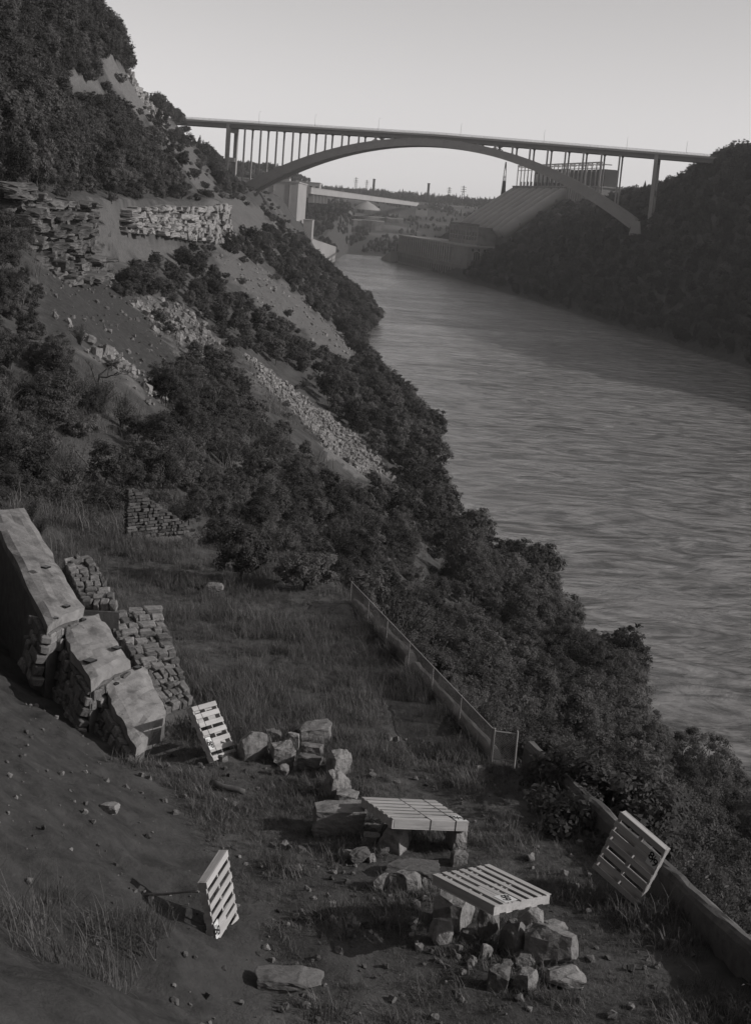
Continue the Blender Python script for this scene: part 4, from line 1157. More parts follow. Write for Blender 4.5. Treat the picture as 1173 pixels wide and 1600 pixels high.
for c in CAPW:
    n_u, n_v, th = 6, 14, 0.34
    V = []; F = []
    for iz in (0, 1):
        for j in range(n_v + 1):
            for i in range(n_u + 1):
                u, v = i / n_u, j / n_v
                p = (c[0] * (1 - u) + c[1] * u) * (1 - v) + (c[3] * (1 - u) + c[2] * u) * v
                edge = (i in (0, n_u)) or (j in (0, n_v))
                ex = (p - (c[0] + c[2]) / 2); ex[2] = 0
                p = p + ex / (np.linalg.norm(ex) + .01) * (0.26 * N1.fbm(p[0] * 1.9, p[1] * 1.3, 3) if edge else 0) + np.array([rw.normal() * .015, rw.normal() * .015, rw.normal() * .02]) - np.array([0, 0, th if iz == 0 else (0.07 if edge else 0)])
                V.append(p - W0)
    k = (n_u + 1); tot = k * (n_v + 1)
    for j in range(n_v):
        for i in range(n_u):
            a = j * k + i
            F.append((tot + a, tot + a + k, tot + a + k + 1, tot + a + 1)); F.append((a, a + 1, a + k + 1, a + k))
    ring = [i for i in range(k)] + [j * k + n_u for j in range(1, n_v + 1)] + [n_v * k + i for i in range(n_u - 1, -1, -1)] + [j * k for j in range(n_v - 1, 0, -1)]
    for q in range(len(ring)):
        a, b = ring[q], ring[(q + 1) % len(ring)]
        F.append((a, tot + a, tot + b, b))
    MB().add(V, F).build('cap_slab', M_CAP, wall)
    # drain holes and lost chunks of the cap: flat plates with their shade as colour
core = MB()
for c in CAPW:
    top = [p - np.array([0, 0, 0.345]) for p in c]
    core.hexa([np.array([p[0], p[1], 44.6]) - W0 for p in top[::-1]] + [p - W0 for p in top[::-1]])
core.build('core', M_MORTAR, wall)
for px, py, z, sz in ((141, 1032, 48.36, .13), (183, 1012, 48.42, .1), (180, 1068, 47.72, .08), (238, 1104, 47.25, .09), (215, 1043, 47.85, .08), (72, 886, 49.7, .1), (104, 947, 49.2, .08), (86, 966, 49.1, .07), (128, 968, 48.74, .09)):
    p = at_z(px, py, z) - W0
    MB().box(p + np.array([0, 0, 0.0]), (sz * 2, sz * 2.4, 0.05), (np.array([.9, -.43, 0]), np.array([.43, .9, 0]), np.array([0, 0, 1.0]))).build('socket_hole_shade', M_GLASS, wall)  # flat dark plate on the cap, the hole's shade given as colour
tier1 = [at_z(98, 880, 49.45), at_z(140, 868, 49.6), at_z(187, 950, 48.78), at_z(132, 947, 48.75)]
tier2 = [at_z(155, 958, 48.3), at_z(250, 953, 48.32), at_z(300, 1098, 46.98), at_z(260, 1112, 46.85)]
for q, r_n, c_n in ((tier1, 11, 3), (tier2, 19, 4)):
    lay_stones(wall, W0, [q[3], q[2], q[1], q[0]], r_n, c_n, 0.3, WALL_ST, rw)
    sl = MB().hexa([np.array([p[0], p[1], 44.5]) - W0 for p in q[::-1]] + [p - np.array([0, 0, 0.14]) - W0 for p in q[::-1]])
    sl.build('core', M_MORTAR, wall)
def left_face(pts, drop, rows, cols):
    for (a, b) in zip(pts[:-1], pts[1:]):
        A, B = at_z(*a), at_z(*b)
        lay_stones(wall, W0, [B + (0, 0, -.36), A + (0, 0, -.36), A + (-.25, -.12, -.36 - drop), B + (-.25, -.12, -.36 - drop)], rows, cols, 0.30, WALL_ST, rw)
left_face([(56, 942, 49.35), (76, 975, 49.12)], 1.5, 5, 4)
left_face([(90, 972, 48.72), (118, 1014, 48.45), (144, 1058, 48.2)], 1.45, 5, 5)
left_face([(158, 1062, 47.82), (186, 1112, 47.4), (212, 1166, 47.0)], 1.2, 4, 5)
# near ends (risers) of the two upper steps
for c in CAPW[:2]:
    lay_stones(wall, W0, [c[3] + (0, 0, -.35), c[2] + (0, 0, -.35), c[2] + (0, 0, -1.0), c[3] + (0, 0, -1.0)], 2, 5, 0.2, WALL_ST, rw)

# coursed retaining wall at the back of the bench
R0 = at_z(195, 842, 45.2)
RL = R0; RR = at_y(304, 842, 69.3); RR[2] = RL[2]
ret = empty('retaining_wall', RL, 'dark coursed stone wing wall sloping down to the right behind the grass', 'wall')
lay_r = np.random.default_rng(9)
hL = 2.35
for i in range(15):
    z0, z1 = i * hL / 15, (i + 1) * hL / 15
    frac = 1 - (z0 / hL) * 0.93
    d = (RR - RL) * frac
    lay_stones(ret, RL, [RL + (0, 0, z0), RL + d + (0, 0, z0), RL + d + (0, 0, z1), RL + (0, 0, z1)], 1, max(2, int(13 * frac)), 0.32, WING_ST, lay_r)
bk = np.array([0.15, 0.9, 0])
MB().add([p - RL for p in (RL + bk * .1 + (0, 0, -1), RR + bk * .1 + (0, 0, -1), RL + bk * .1 + (0, 0, hL - .08), RL + bk + (0, 0, -1), RR + bk + (0, 0, -1), RL + bk + (0, 0, hL - .08))],
         [(0, 1, 2), (5, 4, 3), (0, 3, 4, 1), (1, 4, 5, 2), (2, 5, 3, 0)]).build('core', M_MORTAR, ret)

# ------------------------------------------------------------------ low wall, wire fence and gate along the edge of the bench
def edge_pt(y): 
    x = float(x_edge(np.array(y))); return np.array([x - 0.05, y, 0.0])
def bz(x, y): return zat(x, y)
pw_ = empty('parapet_wall', (4.5, 38.0, bench_z(38.0)), 'low dark parapet wall with a worn rounded top running along the drop', 'wall')
def coping(y0, y1, h0, h1, half, parent, org, n=26, seed=0, name='wall_run', lift=0.0):
    r_ = np.random.default_rng(seed); prof = [(-half, -1.6), (-half, -0.16), (-half * .72, -0.05), (-half * .3, 0), (half * .3, 0), (half * .72, -0.05), (half, -0.16), (half, -1.9)]
    V = []; F = []
    for i in range(n + 1):
        y = y0 + (y1 - y0) * i / n; h = h0 + (h1 - h0) * i / n + 0.1 * N1(y * 0.9, seed + .3) + r_.normal() * .012
        x = float(x_edge(np.array(y))) + 0.02; zt = bench_z(y) + h
        nx_ = np.array([1.0, 0.28, 0]) if y < 38.2 else np.array([1.0, 0.24, 0]); nx_ = nx_ / np.linalg.norm(nx_)
        for (a, b) in prof:
            V.append(np.array([x, y, zt + b]) + nx_ * (a + r_.normal() * .012) + np.array([0, 0, r_.normal() * .01]) - org)
    k = len(prof)
    for i in range(n):
        for j in range(k - 1): F.append((i * k + j, i * k + j + 1, (i + 1) * k + j + 1, (i + 1) * k + j))
    F.append(tuple(range(k - 1, -1, -1))); F.append(tuple(n * k + j for j in range(k)))
    return MB().add(V, F).build(name, M_CAPD, parent)
M_CAPD = material('stained old concrete', 0.15, 0.3, 3, bump=0.02, bscale=9, second=[(0.07, 1.5, 0.5, 0.65)])
O_ = np.array([4.5, 38.0, bench_z(38.0)])
coping(38.0, 21.0, 0.8, 0.74, 0.17, pw_, O_, 40, 3)
pl_ = empty('fence_plinth', (2.0, 45.0, bench_z(45.0)), 'crumbling low stone plinth under the wire fence', 'wall')
O_ = np.array([2.0, 45.0, bench_z(45.0)])
coping(38.6, 47.2, 0.3, 0.34, 0.17, pl_, O_, 22, 6); coping(47.8, 51.5, 0.45, 0.36, 0.2, pl_, O_, 10, 8); coping(51.8, 56.5, 0.24, 0.2, 0.17, pl_, O_, 10, 9)

fe = empty('wire_fence', (3.64, 38.4, bench_z(38.4)), 'low chain link fence with a single top rail along the bench edge', 'fence')
FO = np.array([3.64, 38.4, bench_z(38.4)])
FA = np.array([3.66, 38.45]); FB = np.array([-0.72, 56.1]); NP = 7
FH = 0.95
fp = [FA + (FB - FA) * k / (NP - 1) for k in range(NP)]
fz = [bench_z(p[1]) for p in fp]
for p, z in zip(fp, fz):
    b = np.array([p[0], p[1], z]) - FO
    MB().tube([b + (0, 0, -.3), b + (rw.normal() * .01, rw.normal() * .01, FH + 0.02)], 0.026, 7).build('post', M_METAL, fe)
MB().tube([np.array([p[0], p[1], z + FH]) - FO for p, z in zip(fp, fz)], 0.021, 6).build('top_rail', M_METAL, fe)
MB().tube([np.array([p[0], p[1], z + 0.08]) - FO for p, z in zip(fp, fz)], 0.008, 4).build('bottom_wire', M_METAL, fe)
def chain(mb, a, b, za, zb, h, step=0.07, t=0.008):
    a = np.array([*a, za + 0.07]); b = np.array([*b, zb + 0.07]); L = np.linalg.norm(b - a); d = (b - a) / L
    nrm = np.cross(d, (0, 0, 1)); nrm /= np.linalg.norm(nrm)
    k = -h
    while k < L:
        for sgn in (1, -1):
            s0, s1 = (k, k + h) if sgn == 1 else (k + h, k)
            q0, q1 = 0.0, h
            u0, u1 = np.clip(s0, 0, L), np.clip(s1, 0, L)
            if abs(u1 - u0) < 0.03: continue
            w0 = abs(u0 - s0); w1 = h - abs(u1 - s1)
            P0 = a + d * u0 + (0, 0, w0); P1 = a + d * u1 + (0, 0, w1)
            e = P1 - P0; pr = np.cross(e, nrm); pr = pr / np.linalg.norm(pr) * t; off = nrm * t * sgn
            mb.add([P0 - pr + off - FO, P0 + pr + off - FO, P1 + pr + off - FO, P1 - pr + off - FO], [(0, 1, 2, 3)])
        k += step
    return mb
mb = MB()
for k in range(NP - 1): chain(mb, fp[k], fp[k + 1], fz[k], fz[k + 1], FH - .1)
setp(mb.build('wire_mesh', M_METAL, fe), kind='stuff')
gt = empty('wire_gate', FO, 'small chain link gate standing at the corner of the wire fence', 'gate')
G0 = np.array([3.72, 38.40]); G1 = np.array([4.34, 38.32]); gz = bench_z(38.4)
for p, nm in ((G0, 'gate_post'), (G1, 'gate_post')):
    b = np.array([p[0], p[1], gz]) - FO
    MB().tube([b + (0, 0, -.3), b + (0, 0, FH + .03)], 0.03, 8).build(nm, M_METAL, gt)
for zz, rr in ((FH - .06, .024), (0.1, .02)):
    MB().tube([np.array([G0[0] + .03, G0[1], gz + zz]) - FO, np.array([G1[0] - .03, G1[1], gz + zz]) - FO], rr, 7).build('gate_rail', M_METAL, gt)
setp(chain(MB(), G0 + [.03, 0], G1 - [.03, 0], gz + .04, gz + .04, FH - .2).build('wire_mesh', M_METAL, gt), kind='stuff')

# ------------------------------------------------------------------ pallets
def fraction_text(parent, x, y, z, rot, size):
    for ch, dx, dy, sz in (('8', -0.22, -0.13, 1.0), ('/', 0.0, 0.0, 1.0), ('9', 0.22, 0.13, 1.0)):
        cu = bpy.data.curves.new('lettering', 'FONT'); cu.body = ch; cu.size = size * sz * (0.8 if ch != '/' else 0.9); cu.align_x = 'CENTER'; cu.align_y = 'CENTER'
        cu.extrude = 0.0008; cu.offset = 0.006 if ch != '/' else 0.0; cu.resolution_u = 3
        cu.materials.append(M_INK)
        tmp = bpy.data.objects.new('lettering', cu)
        o = bpy.data.objects.new('lettering', bpy.data.meshes.new_from_object(tmp)); bpy.data.objects.remove(tmp)
        COL.objects.link(o); o.parent = parent
        # the face looks towards -z, y runs down the pallet
        m = Matrix.Rotation(math.pi, 4, 'X')
        r2 = Matrix.Rotation(rot, 4, 'Z')
        off = Vector((dx * size, dy * size, 0)); off = r2 @ off
        o.matrix_local = Matrix.Translation(Vector((x, y, z)) + off) @ r2 @ m
def pallet(Rm, o, s, br_, tr_, label, plate, flip, infill, straps=(), seed=0):
    r_ = np.random.default_rng(seed)
    a, b, T = s, s * br_, s * tr_
    org = EYE + (np.asarray(o) - EYE) * s
    e = empty('pallet', org, label, 'pallet', 'slatted wooden pallets')
    m = np.eye(4); m[:3, :3] = np.asarray(Rm); m[:3, 3] = org
    U, _, Vt = np.linalg.svd(m[:3, :3]); m[:3, :3] = U @ Vt
    e.matrix_world = Matrix(m.tolist())
    sw = 0.088 * b; th = 0.024
    def board(nm, x0, x1, y0, y1, z0, z1, j=0.004):
        bm = bmesh.new(); bmesh.ops.create_cube(bm, size=1.0)
        for v in bm.verts:
            v.co = Vector(((x0 + x1) / 2 + v.co.x * (x1 - x0), (y0 + y1) / 2 + v.co.y * (y1 - y0), (z0 + z1) / 2 + v.co.z * (z1 - z0))) + Vector(r_.normal(size=3) * j * np.array([1, .8, .3]))
        bmesh.ops.bevel(bm, geom=bm.edges[:], offset=0.004, segments=1, affect='EDGES')
        return link(nm, bm_mesh(bm, nm, M_WOOD), e)
    ys = [k * (b - sw) / 6 for k in range(7)]
    for k, y in enumerate(ys):
        dw = r_.normal() * 0.006
        board('slat', r_.normal() * .006, a + r_.normal() * .006, y + dw, y + sw + dw, 0, th)
    for x0 in (0.0, a - 0.05): board('side_board', x0 + .003, x0 + .047, 0.003, b - .003, th + .001, T - th - .001)
    board('stringer', a * .5 - .03, a * .5 + .03, 0.06, b - .06, th + .001, T - th - .001)
    for y0 in (0.003, b - 0.048): board('end_board', 0.052, a - .052, y0, y0 + .045, th + .001, T - th - .001)
    for k in range(5): 
        y = k * (b - sw * 1.3) / 4; board('back_slat', 0, a, y, y + sw * 1.3, T - th, T)
    g = infill                                                 # short board filling one gap behind the label
    gy0 = ys[g] + sw + .006; gy1 = ys[g + 1] - .006
    ix0, ix1 = (0.0, a * .52) if plate[0] < .5 else (a * .5, a)
    board('infill_board', ix0, ix1, gy0, gy1, -0.001, th - .002)
    x0, x1, y0, y1 = plate[0] * a, plate[1] * a, plate[2] * b, plate[3] * b
    p = link('label_plate', MB().box(((x0 + x1) / 2, (y0 + y1) / 2, -0.006), (x1 - x0, y1 - y0, 0.004)).mesh('label_plate', M_PLATE), e)
    fraction_text(p, (x0 + x1) / 2, (y0 + y1) / 2, -0.0098, flip, min((x1 - x0) * 1.5, (y1 - y0) * .95))
    for sx in straps:
        mb = MB().box((sx * a, b / 2, -0.003), (0.02, b + .01, 0.003)); mb.box((sx * a, b + .006, T / 2), (0.02, 0.004, T)); mb.box((sx * a, -.006, T / 2), (0.02, 0.004, T))
        mb.build('strap', M_INK, e)
    return e
pallet([[.195, .198, -.961], [.977, .05, .208], [.089, -.979, -.184]], (-2.034, 19.973, 51.283), 1.28, 1.2, .14,
       'slatted pallet standing on edge on the dark dirt slope, propped from behind by a pole', (0.0, 0.17, .57, .79), math.pi, 4, seed=1)
pallet([[.385, .473, -.792], [.912, -.327, .248], [-.142, -.818, -.557]], (-3.445, 28.796, 50.808), 1.28, 1.2, .14,
       'slatted pallet tilted back beside the lower end of the ruined stone wall', (0.0, 0.2, .58, .80), math.pi, 4, straps=(.24,), seed=2)
pallet([[.932, .36, -.05], [.347, -.921, -.176], [-.11, .147, -.983]], (.107, 17.297, 53.917), 1.89, 1.05, .12,
       'wide pallet lying flat on stones beside the long squared block, strapped across', (.84, 0.995, .74, .985), 0.0, 5, straps=(.5, .83), seed=3)
pallet([[.653, -.756, -.046], [-.756, -.647, -.099], [.045, .099, -.994]], (1.657, 16.247, 53.637), 1.72, .9, .12,
       'pallet lying flat on top of the pile of rounded boulders', (.8, 0.985, .58, .80), 0.0, 4, seed=4)
pallet([[.673, -.264, .691], [-.664, .196, .721], [-.326, -.944, -.043]], (4.43, 22.986, 51.644), 1.30, 1.2, .14,
       'shaded pallet leaning askew against the low parapet wall', (.78, 0.985, .13, .35), 0.0, 1, seed=5)

# ------------------------------------------------------------------ boulders
# centre px, base px, width px, height px, shape seed, squareness, label
BO = [
 (392, 1190, 44, 46, 1, 0, 'split upright boulder with a pale ridge, just right of the tilted pallet'),
 (427, 1166, 32, 24, 2, 0, 'small dark stone behind the split boulder in the stone row'),
 (444, 1197, 38, 34, 3, .4, 'dark wedge shaped stone in the middle of the stone row'),
 (458, 1173, 18, 27, 4, .5, 'narrow upright stone leaning in the stone row'),
 (491, 1166, 56, 32, 5, .8, 'big flat topped block capping the far end of the stone row'),
 (486, 1187, 36, 22, 6, .6, 'dark block wedged under the flat topped block'),
 (482, 1206, 40, 24, 7, .3, 'low dark stone below the wedged block in the row'),
 (527, 1213, 36, 38, 8, .7, 'slab with two pale edges standing at the right end of the stone row'),
 (525, 1246, 38, 38, 9, .35, 'pale faceted stone above the long squared block'),
 (539, 1261, 38, 22, 10, .5, 'sloping grey stone lying against the back of the long squared block'),
 (526, 1303, 82, 44, 11, .99, 'long squared stone block left of the strapped pallet'),
 (441, 1213, 20, 17, 12, 0, 'small pale stone at the foot of the stone row'),
 (463, 1206, 13, 17, 13, 0, 'tiny upright pale chip at the foot of the stone row'),
 (581, 1306, 28, 15, 14, .9, 'upper of two thin blocks stacked under the left corner of the strapped pallet'),
 (580, 1319, 27, 14, 15, .9, 'lower of two thin blocks stacked under the strapped pallet'),
 (624, 1326, 34, 34, 16, .5, 'grey faceted stone under the front edge of the strapped pallet'),
 (712, 1329, 34, 36, 17, .6, 'curved pale slab under the right corner of the strapped pallet'),
 (715, 1354, 24, 23, 18, .97, 'small pale cube of stone between the two flat pallets'),
 (645, 1371, 84, 16, 19, .85, 'long flat slab sunk in the grass between the two flat pallets'),
 (560, 1351, 34, 22, 20, 0, 'low rounded stone in the grass below the long squared block'),
 (580, 1350, 15, 16, 21, 0, 'small stone beside the low rounded stone in the grass'),
 (594, 1392, 30, 23, 22, 0, 'rounded grey stone in the grass below the flat slab'),
 (638, 1397, 40, 34, 23, .3, 'broken stone with a dark hollow left of the boulder pile pallet'),
 (687, 1477, 34, 42, 24, .2, 'tall pale edged boulder standing apart left of the boulder pile'),
 (761, 1473, 36, 56, 25, .3, 'sharp pale boulder under the front corner of the pallet on the pile'),
 (800, 1496, 44, 56, 26, .15, 'rounded grey boulder with a level crack in the middle of the pile'),
 (826, 1464, 42, 46, 27, .4, 'pitted pale boulder under the right end of the pallet on the pile'),
 (858, 1513, 82, 64, 28, 0, 'biggest boulder of the pile, dark and round'),
 (866, 1462, 34, 20, 29, .5, 'pale flat stone behind the biggest boulder'),
 (818, 1514, 42, 22, 30, .2, 'low pale stone in front of the cracked boulder'),
 (757, 1502, 20, 28, 31, .2, 'narrow stone at the left foot of the boulder pile'),
 (730, 1473, 26, 20, 32, 0, 'dark half buried stone left of the boulder pile'),
 (776, 1550, 34, 40, 33, .7, 'pale block at the very front of the boulder pile'),
 (822, 1550, 38, 32, 34, .5, 'broken slab with a hollow at the front of the boulder pile'),
 (880, 1546, 60, 30, 35, .1, 'low rounded stone at the right front of the boulder pile'),
 (788, 1517, 24, 15, 36, .2, 'small stone squeezed between boulders at the front of the pile'),
 (450, 1550, 104, 26, 37, .3, 'broad pale flat rock at the bottom of the picture'),
 (333, 927, 32, 15, 38, .1, 'pale boulder half hidden in the far grass of the bench'),
 (172, 1273, 26, 17, 39, .2, 'lone pale stone sticking out of the dark dirt slope'),
 (704, 1011, 14, 8, 40, 0, 'small pale stone in the grass near the wire fence'),
 (600, 1338, 18, 11, 41, 0, 'small stone in the grass under the strapped pallet'),
 (545, 1342, 20, 12, 42, 0, 'small half sunk stone at the corner of the long squared block'),
]
for (cx_, by_, w_, h_, sd_, sq_, lb) in BO:
    p = on_ground(cx_, by_ - 2)
    D = float((p - EYE) @ _fw); k = D / F_PX
    W_ = w_ * k * 1.05; Hh_ = h_ * k * 1.08
    bm = rock_bm(100 + sd_, 15, 1.0, sq_, 2 if w_ > 24 else 1, 0.045)
    me = bm_mesh(bm, 'boulder', M_BOULDER)
    vd_ = np.array([p[0], p[1], 0]); vd_ /= np.linalg.norm(vd_)
    dep = W_ * (0.75 if w_ < 70 else 0.55)
    c = p + vd_ * dep * 0.25
    o = link('boulder', me, None, (c[0], c[1], p[2] - 0.06 * Hh_ - 0.02), (rw.normal() * .05, rw.normal() * .05, math.atan2(-vd_[0], vd_[1]) + rw.normal() * (0.12 if sq_ > .8 else .4)), (W_, dep, Hh_))
    setp(o, lb, 'boulder', 'loose boulders on the bench')
# unseen bearers under the backs of the two flat pallets
for (x, y, w_, h_, lb) in ((1.05, 31.7, .6, .62, 'bearing stone under the back of the strapped pallet'), (2.2, 27.9, .7, .8, 'bearing stone under the back of the pallet on the pile')):
    o = link('boulder', bm_mesh(rock_bm(int(x * 77), 15, 1.0, .5, 1), 'boulder', M_BOULDER), None, (x, y, zat(x, y) - .05), (0, 0, 1), (w_, w_, h_)); setp(o, lb, 'boulder', 'loose boulders on the bench')

# ------------------------------------------------------------------ poles, planks, prop
def pole(name, a, b, r, label, cat, mat=None, sag=0.0):
    a = np.asarray(a, float); b = np.asarray(b, float); m_ = (a + b) / 2
    P = [a + (b - a) * t + np.array([0, 0, -sag * math.sin(math.pi * t)]) + rw.normal(size=3) * r * 0.25 - a for t in np.linspace(0, 1, 6)]
    o = MB().tube(P, [r * (1 - 0.05 * i) for i in range(6)], 7).build(name, mat or M_WOODOLD, None, True, a)
    return setp(o, label, cat)
g1 = on_ground(224, 1399)
pole('prop_pole', g1, EYE + (np.array([-2.14, 20.05, 51.1]) - EYE) * 1.28, 0.03, 'thin pole propping the standing pallet from the dirt slope behind', 'pole')
a_ = on_ground(330, 1231); b_ = on_ground(380, 1246); pole('log', a_ + (0, 0, .13), b_ + (0, 0, .12), 0.1, 'dark weathered log lying on the bare ground below the tilted pallet', 'log', M_BARK)
a_ = on_ground(119, 716); b_ = on_ground(155, 757); pole('rail_pole', a_ + (0, 0, .5), b_ + (0, 0, .35), 0.06, 'pale fallen rail on the brush slope above the ruined wall', 'pole')
a_ = on_ground(190, 815); b_ = on_ground(226, 852); pole('rail_pole', a_ + (0, 0, .6), b_ + (0, 0, .15), 0.045, 'thin pale rail slanting in front of the coursed wing wall', 'pole')
a_ = on_ground(444, 863); b_ = on_ground(484, 863); pole('plank', a_ + (0, 0, .5), b_ + (0, 0, .55), 0.05, 'thin pale plank caught in the bushes beyond the grass', 'plank', M_WOOD)
for (x0, y0, x1, y1, lb) in ((515, 1290, 575, 1345, 'twig'),):
    pass

# ------------------------------------------------------------------ cliff outcrops of bedded limestone
def outcrop(name, pts, layers, label, bw, dep, seed, mat_mesh=None, skip=0.12, jut=0.5):
    """pts: list of (foot point, height) along the face; each bed is laid with separate blocks"""
    mat_mesh = mat_mesh or LIME_ST
    r_ = np.random.default_rng(seed); org = np.array(pts[0][0])
    e = empty(name, org, label, 'rock outcrop')
    cum = [0]
    for k in range(len(pts) - 1): cum.append(cum[-1] + np.linalg.norm(np.array(pts[k + 1][0]) - np.array(pts[k][0])))
    for l in range(layers):
        s_ = r_.uniform(0, bw)
        while s_ < cum[-1]:
            wd = bw * r_.uniform(0.3, 1.8)
            t = min(s_ + wd / 2, cum[-1])
            i = min(np.searchsorted(cum, t, side='right') - 1, len(pts) - 2); f = (t - cum[i]) / (cum[i + 1] - cum[i])
            foot = np.array(pts[i][0]) * (1 - f) + np.array(pts[i + 1][0]) * f; hh = pts[i][1] * (1 - f) + pts[i + 1][1] * f
            d = np.array(pts[i + 1][0]) - np.array(pts[i][0]); d[2] = 0; d /= np.linalg.norm(d); n_ = np.array([d[1], -d[0], 0])
            if n_[0] < 0: n_ = -n_
            bh = hh / layers
            if r_.random() > skip:
                bed = 0.5 * jut * math.sin(l * 2.4 + seed)
                c = foot + np.array([0, 0, bh * (l + 0.5)]) - n_ * (0.18 * l * bh + dep * 0.3) + n_ * (bed + r_.normal() * jut * .45) - org
                o = link('rock_block', mat_mesh[int(r_.integers(len(mat_mesh)))], e)
                m = np.eye(4); a = r_.normal() * .10; dd = d * math.cos(a) + n_ * math.sin(a); nn = np.cross((0, 0, 1), dd)
                m[:3, 0] = dd * wd * r_.uniform(.95, 1.35); m[:3, 1] = nn * dep * r_.uniform(.7, 1.2); m[:3, 2] = np.array([r_.normal() * .04, r_.normal() * .04, 1]) * bh * r_.uniform(.85, 1.9); m[:3, 3] = c
                o.matrix_local = Matrix(m.tolist())
            s_ += wd
    return e
def foot(px, py): return on_ground(px, py)
def ledge_pts(ys, h):
    out = []
    for y in ys:
        x = float(x_ledge(np.array(y))) + 3.2; out.append((np.array([x, y, min(zat(x, y), 48.5)]), h))
    return out
lp = ledge_pts(np.linspace(338, 503, 9), 12.5)
lp = [(p + np.array([0, 0, dz]), h) for (p, _), dz, h in zip(lp, (6, 5.5, 5, 4, 3.4, 2.4, 1.4, .4, 0), (4.5, 6, 6.5, 8, 8.6, 9.5, 10.6, 12, 13))]
outcrop('rock_ledge', lp, 8, 'long pale limestone ledge with a sheer end below the wooded upper cliff', 4.6, 4.0, 3, skip=.16, jut=.9)
outcrop('rock_ledge', [(np.array([float(x_ledge(np.array(503.0))) + 3.0, 503.0, 45.0]), 13.5), (np.array([float(x_ledge(np.array(503.0))) - 7, 506.0, 47.0]), 12.0)], 8, 'square pale end of the limestone ledge facing the water', 3.2, 3.5, 8, skip=.03, jut=.25)
outcrop('rock_outcrop', ledge_pts(np.linspace(196, 257, 8), 13.0), 15, 'dark layered rock outcrop jutting out at the left edge', 3.6, 4.2, 5, STRATA, skip=.2, jut=1.5)

# ------------------------------------------------------------------ scree, gravel, grass
def tuft(seed, n, h, spread, wd, droop):
    r_ = np.random.default_rng(seed); V = []; F = []
    for i in range(n):
        a = r_.uniform(0, 6.28); b = r_.normal(size=2) * spread * .35; L = h * r_.uniform(.45, 1.15); d = np.array([math.cos(a), math.sin(a)]); side = np.array([-d[1], d[0]]) * wd * r_.uniform(.6, 1.3)
        k0 = len(V); out = spread * r_.uniform(.2, 1.2); dr = droop * r_.uniform(.3, 1.2)
        for t in (0, .45, .8, 1.0):
            p = b + d * out * t ** 1.6; z = L * t - dr * L * t ** 3; w_ = (1 - t) ** .7
            V.append((*(p - side * w_), z - .03)); V.append((*(p + side * w_), z - .03))
        for j in range(3): F.append((k0 + 2 * j, k0 + 2 * j + 1, k0 + 2 * j + 3, k0 + 2 * j + 2))
    return mk_mesh('grass tuft', V, F, M_GRASS)
TUFT = [tuft(1, 26, .42, .22, .006, .35), tuft(2, 22, .55, .3, .006, .5), tuft(3, 30, .26, .2, .006, .3), tuft(4, 18, .7, .3, .007, .45)]
SHORT = [tuft(11, 20, .12, .13, .005, .3), tuft(12, 16, .18, .15, .005, .4), tuft(13, 24, .08, .12, .006, .2)]
LONG = [tuft(21, 40, 1.1, .6, .009, .55), tuft(22, 32, .9, .5, .009, .6)]
def grass(name, mask, x0, x1, y0, y1, step, smin, smax, meshes, label, dens, seed):
    r_ = np.random.default_rng(seed)
    x, y = jgrid(x0, x1, y0, y1, step, r_)
    d = mask(x, y); m = r_.random(len(x)) < d * dens
    x, y = x[m], y[m]; z = terrain(x, y)
    return mass(name, np.stack([x, y, z], -1), r_.uniform(0, 6.28, len(x)), r_.uniform(smin, smax, len(x)) * (.6 + .8 * sstep(-.3, .4, N3.fbm(x / 1.3, y / 1.3, 3))), r_.integers(0, len(meshes), len(x)), meshes, label, 'grass', tilt=r_.normal(size=(len(x), 2)) * .12)
SMALL = [bm_mesh(rock_bm(300 + i, 12, 1.0, .25, 1, .05), 'scree stone', M_STONE) for i in range(6)]
M_PEB = material('ground stone', 0.13, 0.3, 3.0, obj_var=0.6)
PEB = [bm_mesh(rock_bm(330 + i, 12, 1.0, .2, 1, .05), 'pebble', M_PEB) for i in range(4)]
def scatter(name, poly_or_mask, x0, x1, y0, y1, step, smin, smax, meshes, label, cat, dens=0.6, seed=0, sink=0.2, power=2.0):
    r_ = np.random.default_rng(seed)
    x, y = jgrid(x0, x1, y0, y1, step, r_)
    m = (poly_or_mask(x, y) if callable(poly_or_mask) else in_poly(x, y, poly_or_mask)) & (r_.random(len(x)) < dens)
    x, y = x[m], y[m]
    if not len(x): return
    sc = smin + (smax - smin) * r_.random(len(x)) ** power
    z = terrain(x, y) - sink * sc
    return mass(name, np.stack([x, y, z], -1), r_.uniform(0, 6.28, len(x)), sc, r_.integers(0, len(meshes), len(x)), meshes, label, cat, tilt=r_.normal(size=(len(x), 2)) * .35)
def bb(k, pad=6): 
    p = POLY[k]; return p[:, 0].min() - pad, p[:, 0].max() + pad, p[:, 1].min() - pad, p[:, 1].max() + pad
def wob(k): return lambda x, y: on_patch(k, x, y, terrain(x, y), 7.0)
scatter('scree', wob('scree'), *bb('scree', 12), 0.6, 0.2, 1.15, SMALL, 'long pale run of broken scree down the middle of the left bank', 'scree', .75, 1)
scatter('scree', wob('upper_scree'), *bb('upper_scree'), 1.1, 0.3, 1.5, SMALL, 'pale patch of scree under the big dark bushes', 'scree', .55, 2)
scatter('scree', wob('stones'), *bb('stones'), 0.75, 0.2, 1.3, SMALL, 'thin line of pale stones along the lower edge of the bare chute', 'scree', .34, 3)
scatter('scree', wob('talus'), *bb('talus'), 1.7, 0.25, 1.1, SMALL, 'scattered stones on the pale open talus', 'scree', .25, 4)
scatter('scree', lambda x, y: on_patch('scree', x, y, terrain(x, y), 20.0), *bb('scree', 16), 0.9, 0.12, 0.7, SMALL, 'loose stones strewn around the edges of the long scree', 'scree', .22, 21)
